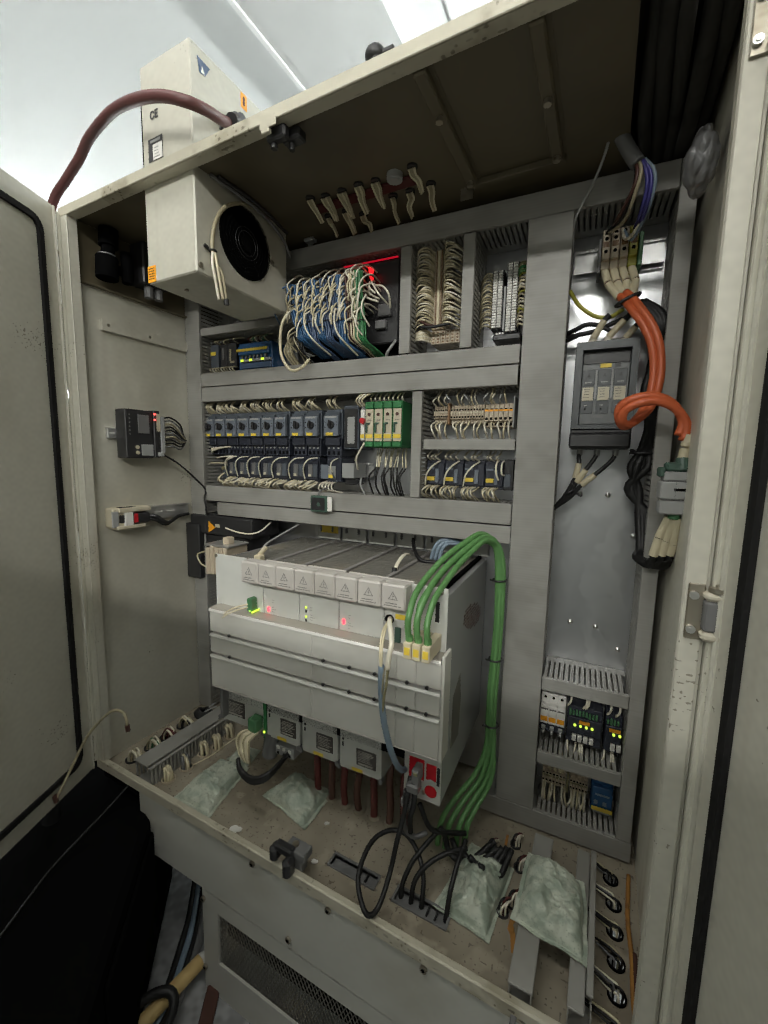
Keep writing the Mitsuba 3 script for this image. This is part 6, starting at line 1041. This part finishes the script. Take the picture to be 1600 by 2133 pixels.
wires('black_cable', 'clump of dark cables where the green cables meet the tray', None, [[(0.79 + 0.02 * q, 0.20 - 0.01 * q, 0.425), (0.815 + 0.02 * q, 0.17, 0.41 + J(0.006)), (0.85 + 0.014 * q, 0.175, 0.408 + J(0.006)), (0.885 + 0.008 * q, 0.215 + J(0.01), 0.43)] for q in range(5)], 'm_rubber', 0.0055, 8, cat='cable', pl=False)
# desiccant bags
def pillow(c, h, seed, seam=0.0022, base=FZ + 0.0012, n=80):
    """c: four corners (x, y), going round"""
    c = np.array(c, float); s = np.linspace(0, 1, n); S, Tt = np.meshgrid(s, s, indexing='ij')
    P2 = (1 - S)[..., None] * (1 - Tt)[..., None] * c[0] + S[..., None] * (1 - Tt)[..., None] * c[1] + S[..., None] * Tt[..., None] * c[2] + (1 - S)[..., None] * Tt[..., None] * c[3]
    A, B = np.clip((S - 0.07) / 0.86, 0, 1), np.clip((Tt - 0.05) / 0.90, 0, 1)
    hh = (np.clip(4 * A * (1 - A), 0, 1) ** 0.42) * (np.clip(4 * B * (1 - B), 0, 1) ** 0.42)
    q = np.stack([P2[..., 0] * 26, P2[..., 1] * 26, S * 0 + seed], -1)
    w = meshkit.fbm(q, 4, seed) - 0.5; w2 = np.abs(meshkit.fbm(q * np.array([2.3, 0.9, 1]) + 3, 3, seed + 5) - 0.5); cr_ = 1 - np.minimum(1, np.abs(meshkit.fbm(q * np.array([0.8, 1.9, 1]) + 17, 3, seed + 2) - 0.5) * 14)
    edge = 1 - np.minimum(1, 8 * np.minimum(np.minimum(S, 1 - S), np.minimum(Tt, 1 - Tt)))
    ztop = base + seam * 0.5 + h * hh * (0.86 + 0.85 * w) - 0.012 * w2 * hh - 0.0045 * cr_ * np.minimum(1, hh * 1.3) + np.abs(w) * edge * 0.012
    zbot = base + np.zeros_like(ztop) + np.abs(w) * edge * 0.012
    jit = (meshkit.fbm(q * 0.7 + 11, 3, seed + 9) - 0.5) * 0.012
    top = np.stack([P2[..., 0] + jit, P2[..., 1] - jit * 0.7, ztop], -1).reshape(-1, 3); bot = np.stack([P2[..., 0] + jit, P2[..., 1] - jit * 0.7, zbot], -1).reshape(-1, 3)
    i = np.arange(n * n).reshape(n, n); a, b, d, e = i[:-1, :-1].ravel(), i[1:, :-1].ravel(), i[1:, 1:].ravel(), i[:-1, 1:].ravel()
    F = [np.stack([a, b, d], 1), np.stack([a, d, e], 1), np.stack([b, a, d], 1) + n * n, np.stack([d, a, e], 1) + n * n]
    ring = np.concatenate([i[:, 0], i[-1, 1:], i[-2::-1, -1], i[0, -2:0:-1]]); r2 = np.roll(ring, -1)
    F += [np.stack([ring, ring + n * n, r2], 1), np.stack([r2, ring + n * n, r2 + n * n], 1)]
    f = np.vstack(F)
    cr = np.cross(c[1] - c[0], c[3] - c[0])
    return np.vstack([top, bot]), (f if cr > 0 else f[:, ::-1])
DG = 'pale green desiccant bags on the tray'
solo('desiccant_bag', 'long pale green desiccant bag lying by the left glands', 'desiccant bag', pillow([(0.226, 0.018), (0.338, 0.022), (0.306, 0.168), (0.222, 0.155)], 0.034, 1), 'm_bag', DG, pl=False, smooth=60)
solo('desiccant_bag', 'small end of a pale bag tucked behind the left desiccant bag', 'desiccant bag', pillow([(0.236, 0.16), (0.300, 0.165), (0.29, 0.225), (0.236, 0.215)], 0.022, 2), 'm_bag', DG, pl=False, smooth=60)
solo('desiccant_bag', 'mottled green square desiccant bag below the drive modules', 'desiccant bag', pillow([(0.392, 0.120), (0.532, 0.094), (0.530, 0.205), (0.412, 0.212)], 0.036, 3), 'm_bag', DG, pl=False, smooth=60)
solo('desiccant_bag', 'upright-lying desiccant bag with torn top beside the cable entry', 'desiccant bag', pillow([(0.813, 0.082), (0.912, 0.070), (0.925, 0.212), (0.838, 0.232)], 0.040, 4), 'm_bag', DG, pl=False, smooth=60)
solo('desiccant_bag', 'biggest desiccant bag resting across the two right-hand ducts', 'desiccant bag', pillow([(0.940, 0.088), (1.050, 0.074), (1.040, 0.205), (0.946, 0.222)], 0.046, 5, base=0.4335), 'm_bag', DG, pl=False, smooth=60)
# bits on the tray
for q, (x, y, s, nm_) in enumerate(((0.404, 0.028, 0.010, 'white paint chip near the front of the tray'), (0.560, 0.13, 0.004, 'tiny white crumb in the middle of the tray'), (0.588, 0.05, 0.005, 'pale crumb between catch and cable entry'))):
    v, f = extr(Point(0, 0).buffer(s, quad_segs=2).union(Point(s * 0.9, s * 0.5).buffer(s * 0.6, quad_segs=2)), 0.0015)
    solo('paint_chip', nm_, 'paint chip', (v + [x, y, FZ + 0.0003], f), 'm_white', pl=False)
v, f = extr(Polygon([(0.940, 0.150), (0.9475, 0.146), (0.944, 0.128), (0.940, 0.118), (0.946, 0.105), (0.9505, 0.078), (0.945, 0.076), (0.939, 0.100), (0.933, 0.108), (0.934, 0.128)]), 0.0008)
part(CB, 'rust_stain', (v + [0, 0, FZ + 0.0002], f), 'm_rust', pl=False)
v, f = extr(Polygon([(0.896, 0.285), (0.901, 0.285), (0.903, 0.232), (0.8985, 0.230)]), 0.0008); part(CB, 'rust_stain', (v + [0, 0, FZ + 0.0002], f), 'm_rust', pl=False)
wires('protective_conductor', 'yellow earth wire running along the right edge of the tray', None, [[(1.112, 0.300, FZ + 0.006), (1.110, 0.27, FZ + 0.005), (1.107, 0.21, FZ + 0.005), (1.110, 0.154, FZ + 0.005), (1.109, 0.10, FZ + 0.006), (1.111, 0.06, FZ + 0.006), (1.114, 0.02, FZ + 0.01)], [(1.114, 0.16, FZ + 0.006), (1.113, 0.12, FZ + 0.006), (1.114, 0.07, FZ + 0.008), (1.117, 0.03, FZ + 0.012)]], ['m_rust', 'm_brownwire'], 0.0034, 8, cat='cable', pl=False)

# ------------------------------------------------------------------ floor level, lower left
e1, e2 = np.array([0.687, -0.727, 0.0]), np.array([-0.727, -0.687, 0.0]); b0 = np.array([0.085, 0.092, 0.0])
def BOX(a0, a1, d0, d1, z0, z1, c=0.004):
    v, f = bx(a0, a1, d0, d1, z0, z1, c); return b0 + v[:, :1] * e1 + v[:, 1:2] * e2 + v[:, 2:] * [0, 0, 1], f[:, ::-1]
t = thing('black_machine', 'black machine housing standing below the open left door', 'machine')
part(t, 'housing', BOX(-0.9, 0.9, 0.002, 1.6, 0.0, 0.335, 0.012), 'm_blackmatt', pl=False)
part(t, 'side_panel', BOX(-0.02, 0.42, -0.006, 0.0015, 0.03, 0.30, 0.003), 'm_blackmatt', pl=False)
k = part(t, 'fitting', cyl((-0.015, -0.105, 0.335), (-0.015, -0.105, 0.385), 0.018, 18), 'm_black', pl=False, smooth=40)
part(k, 'cap', cyl((-0.015, -0.105, 0.385), (-0.015, -0.105, 0.392), 0.014, 16), 'm_hingemetal', pl=False, smooth=40)
wires('black_cable', 'thin dark cable sagging across the black machine', None, [[(0.10, 0.02, 0.40), (0.085, -0.03, 0.36), (0.095, -0.10, 0.342), (0.12, -0.17, 0.340), (0.15, -0.22, 0.341), (0.19, -0.28, 0.345)]], 'm_rubber', 0.0028, 8, 7, cat='cable', pl=False)
for q, (d, mt) in enumerate(((0.0, 'm_rubber'), (0.016, 'm_bluegrey'), (0.032, 'm_rubber'), (0.044, 'm_greydark'))):
    wires('floor_cable', f'{ORD[q]} cable of the bunch running down beside the plinth', 'cables beside the plinth', [[(0.150 + d, 0.150, 0.16), (0.165 + d, 0.115, 0.07), (0.195 + d, 0.07, 0.018), (0.232 + d, 0.015, 0.011), (0.272 + d * 0.8, -0.045, 0.011), (0.295 + d * 0.7, -0.10, 0.011), (0.30 + d * 0.5, -0.2, 0.011)]], mt, 0.0085, 10, 6, cat='cable', pl=False)
t = thing('yellow_pole', 'yellow wooden pole with white tip lying beside the plinth', 'pole')
part(t, 'shaft', cyl((0.306, 0.012, 0.036), (0.286, -0.17, 0.034), 0.0145, 18), 'm_pole', pl=False, smooth=40); part(t, 'tip', cyl((0.3075, 0.026, 0.036), (0.306, 0.0125, 0.036), 0.010, 16, 0.0142), 'm_white', pl=False, smooth=40)
wires('black_hose', 'black hose looped over the yellow pole', None, [[(0.20, -0.20, 0.02), (0.245, -0.145, 0.045), (0.285, -0.088, 0.062), (0.312, -0.066, 0.062), (0.330, -0.070, 0.05), (0.336, -0.095, 0.03), (0.328, -0.13, 0.014), (0.30, -0.18, 0.012)]], 'm_rubber', 0.0095, 12, 7, cat='hose', pl=False)
solo('floor_bar', 'dark flat bar lying on the ground below the plinth corner', 'bar', (lambda m: (m[0] @ np.array([[0.55, -0.83, 0], [0.83, 0.55, 0], [0, 0, 1]]) + [0.352, 0.010, 0], m[1]))(bx(0.0, 0.22, -0.014, 0.014, 0.0005, 0.012, 0.002)), 'm_brownwire', pl=False)
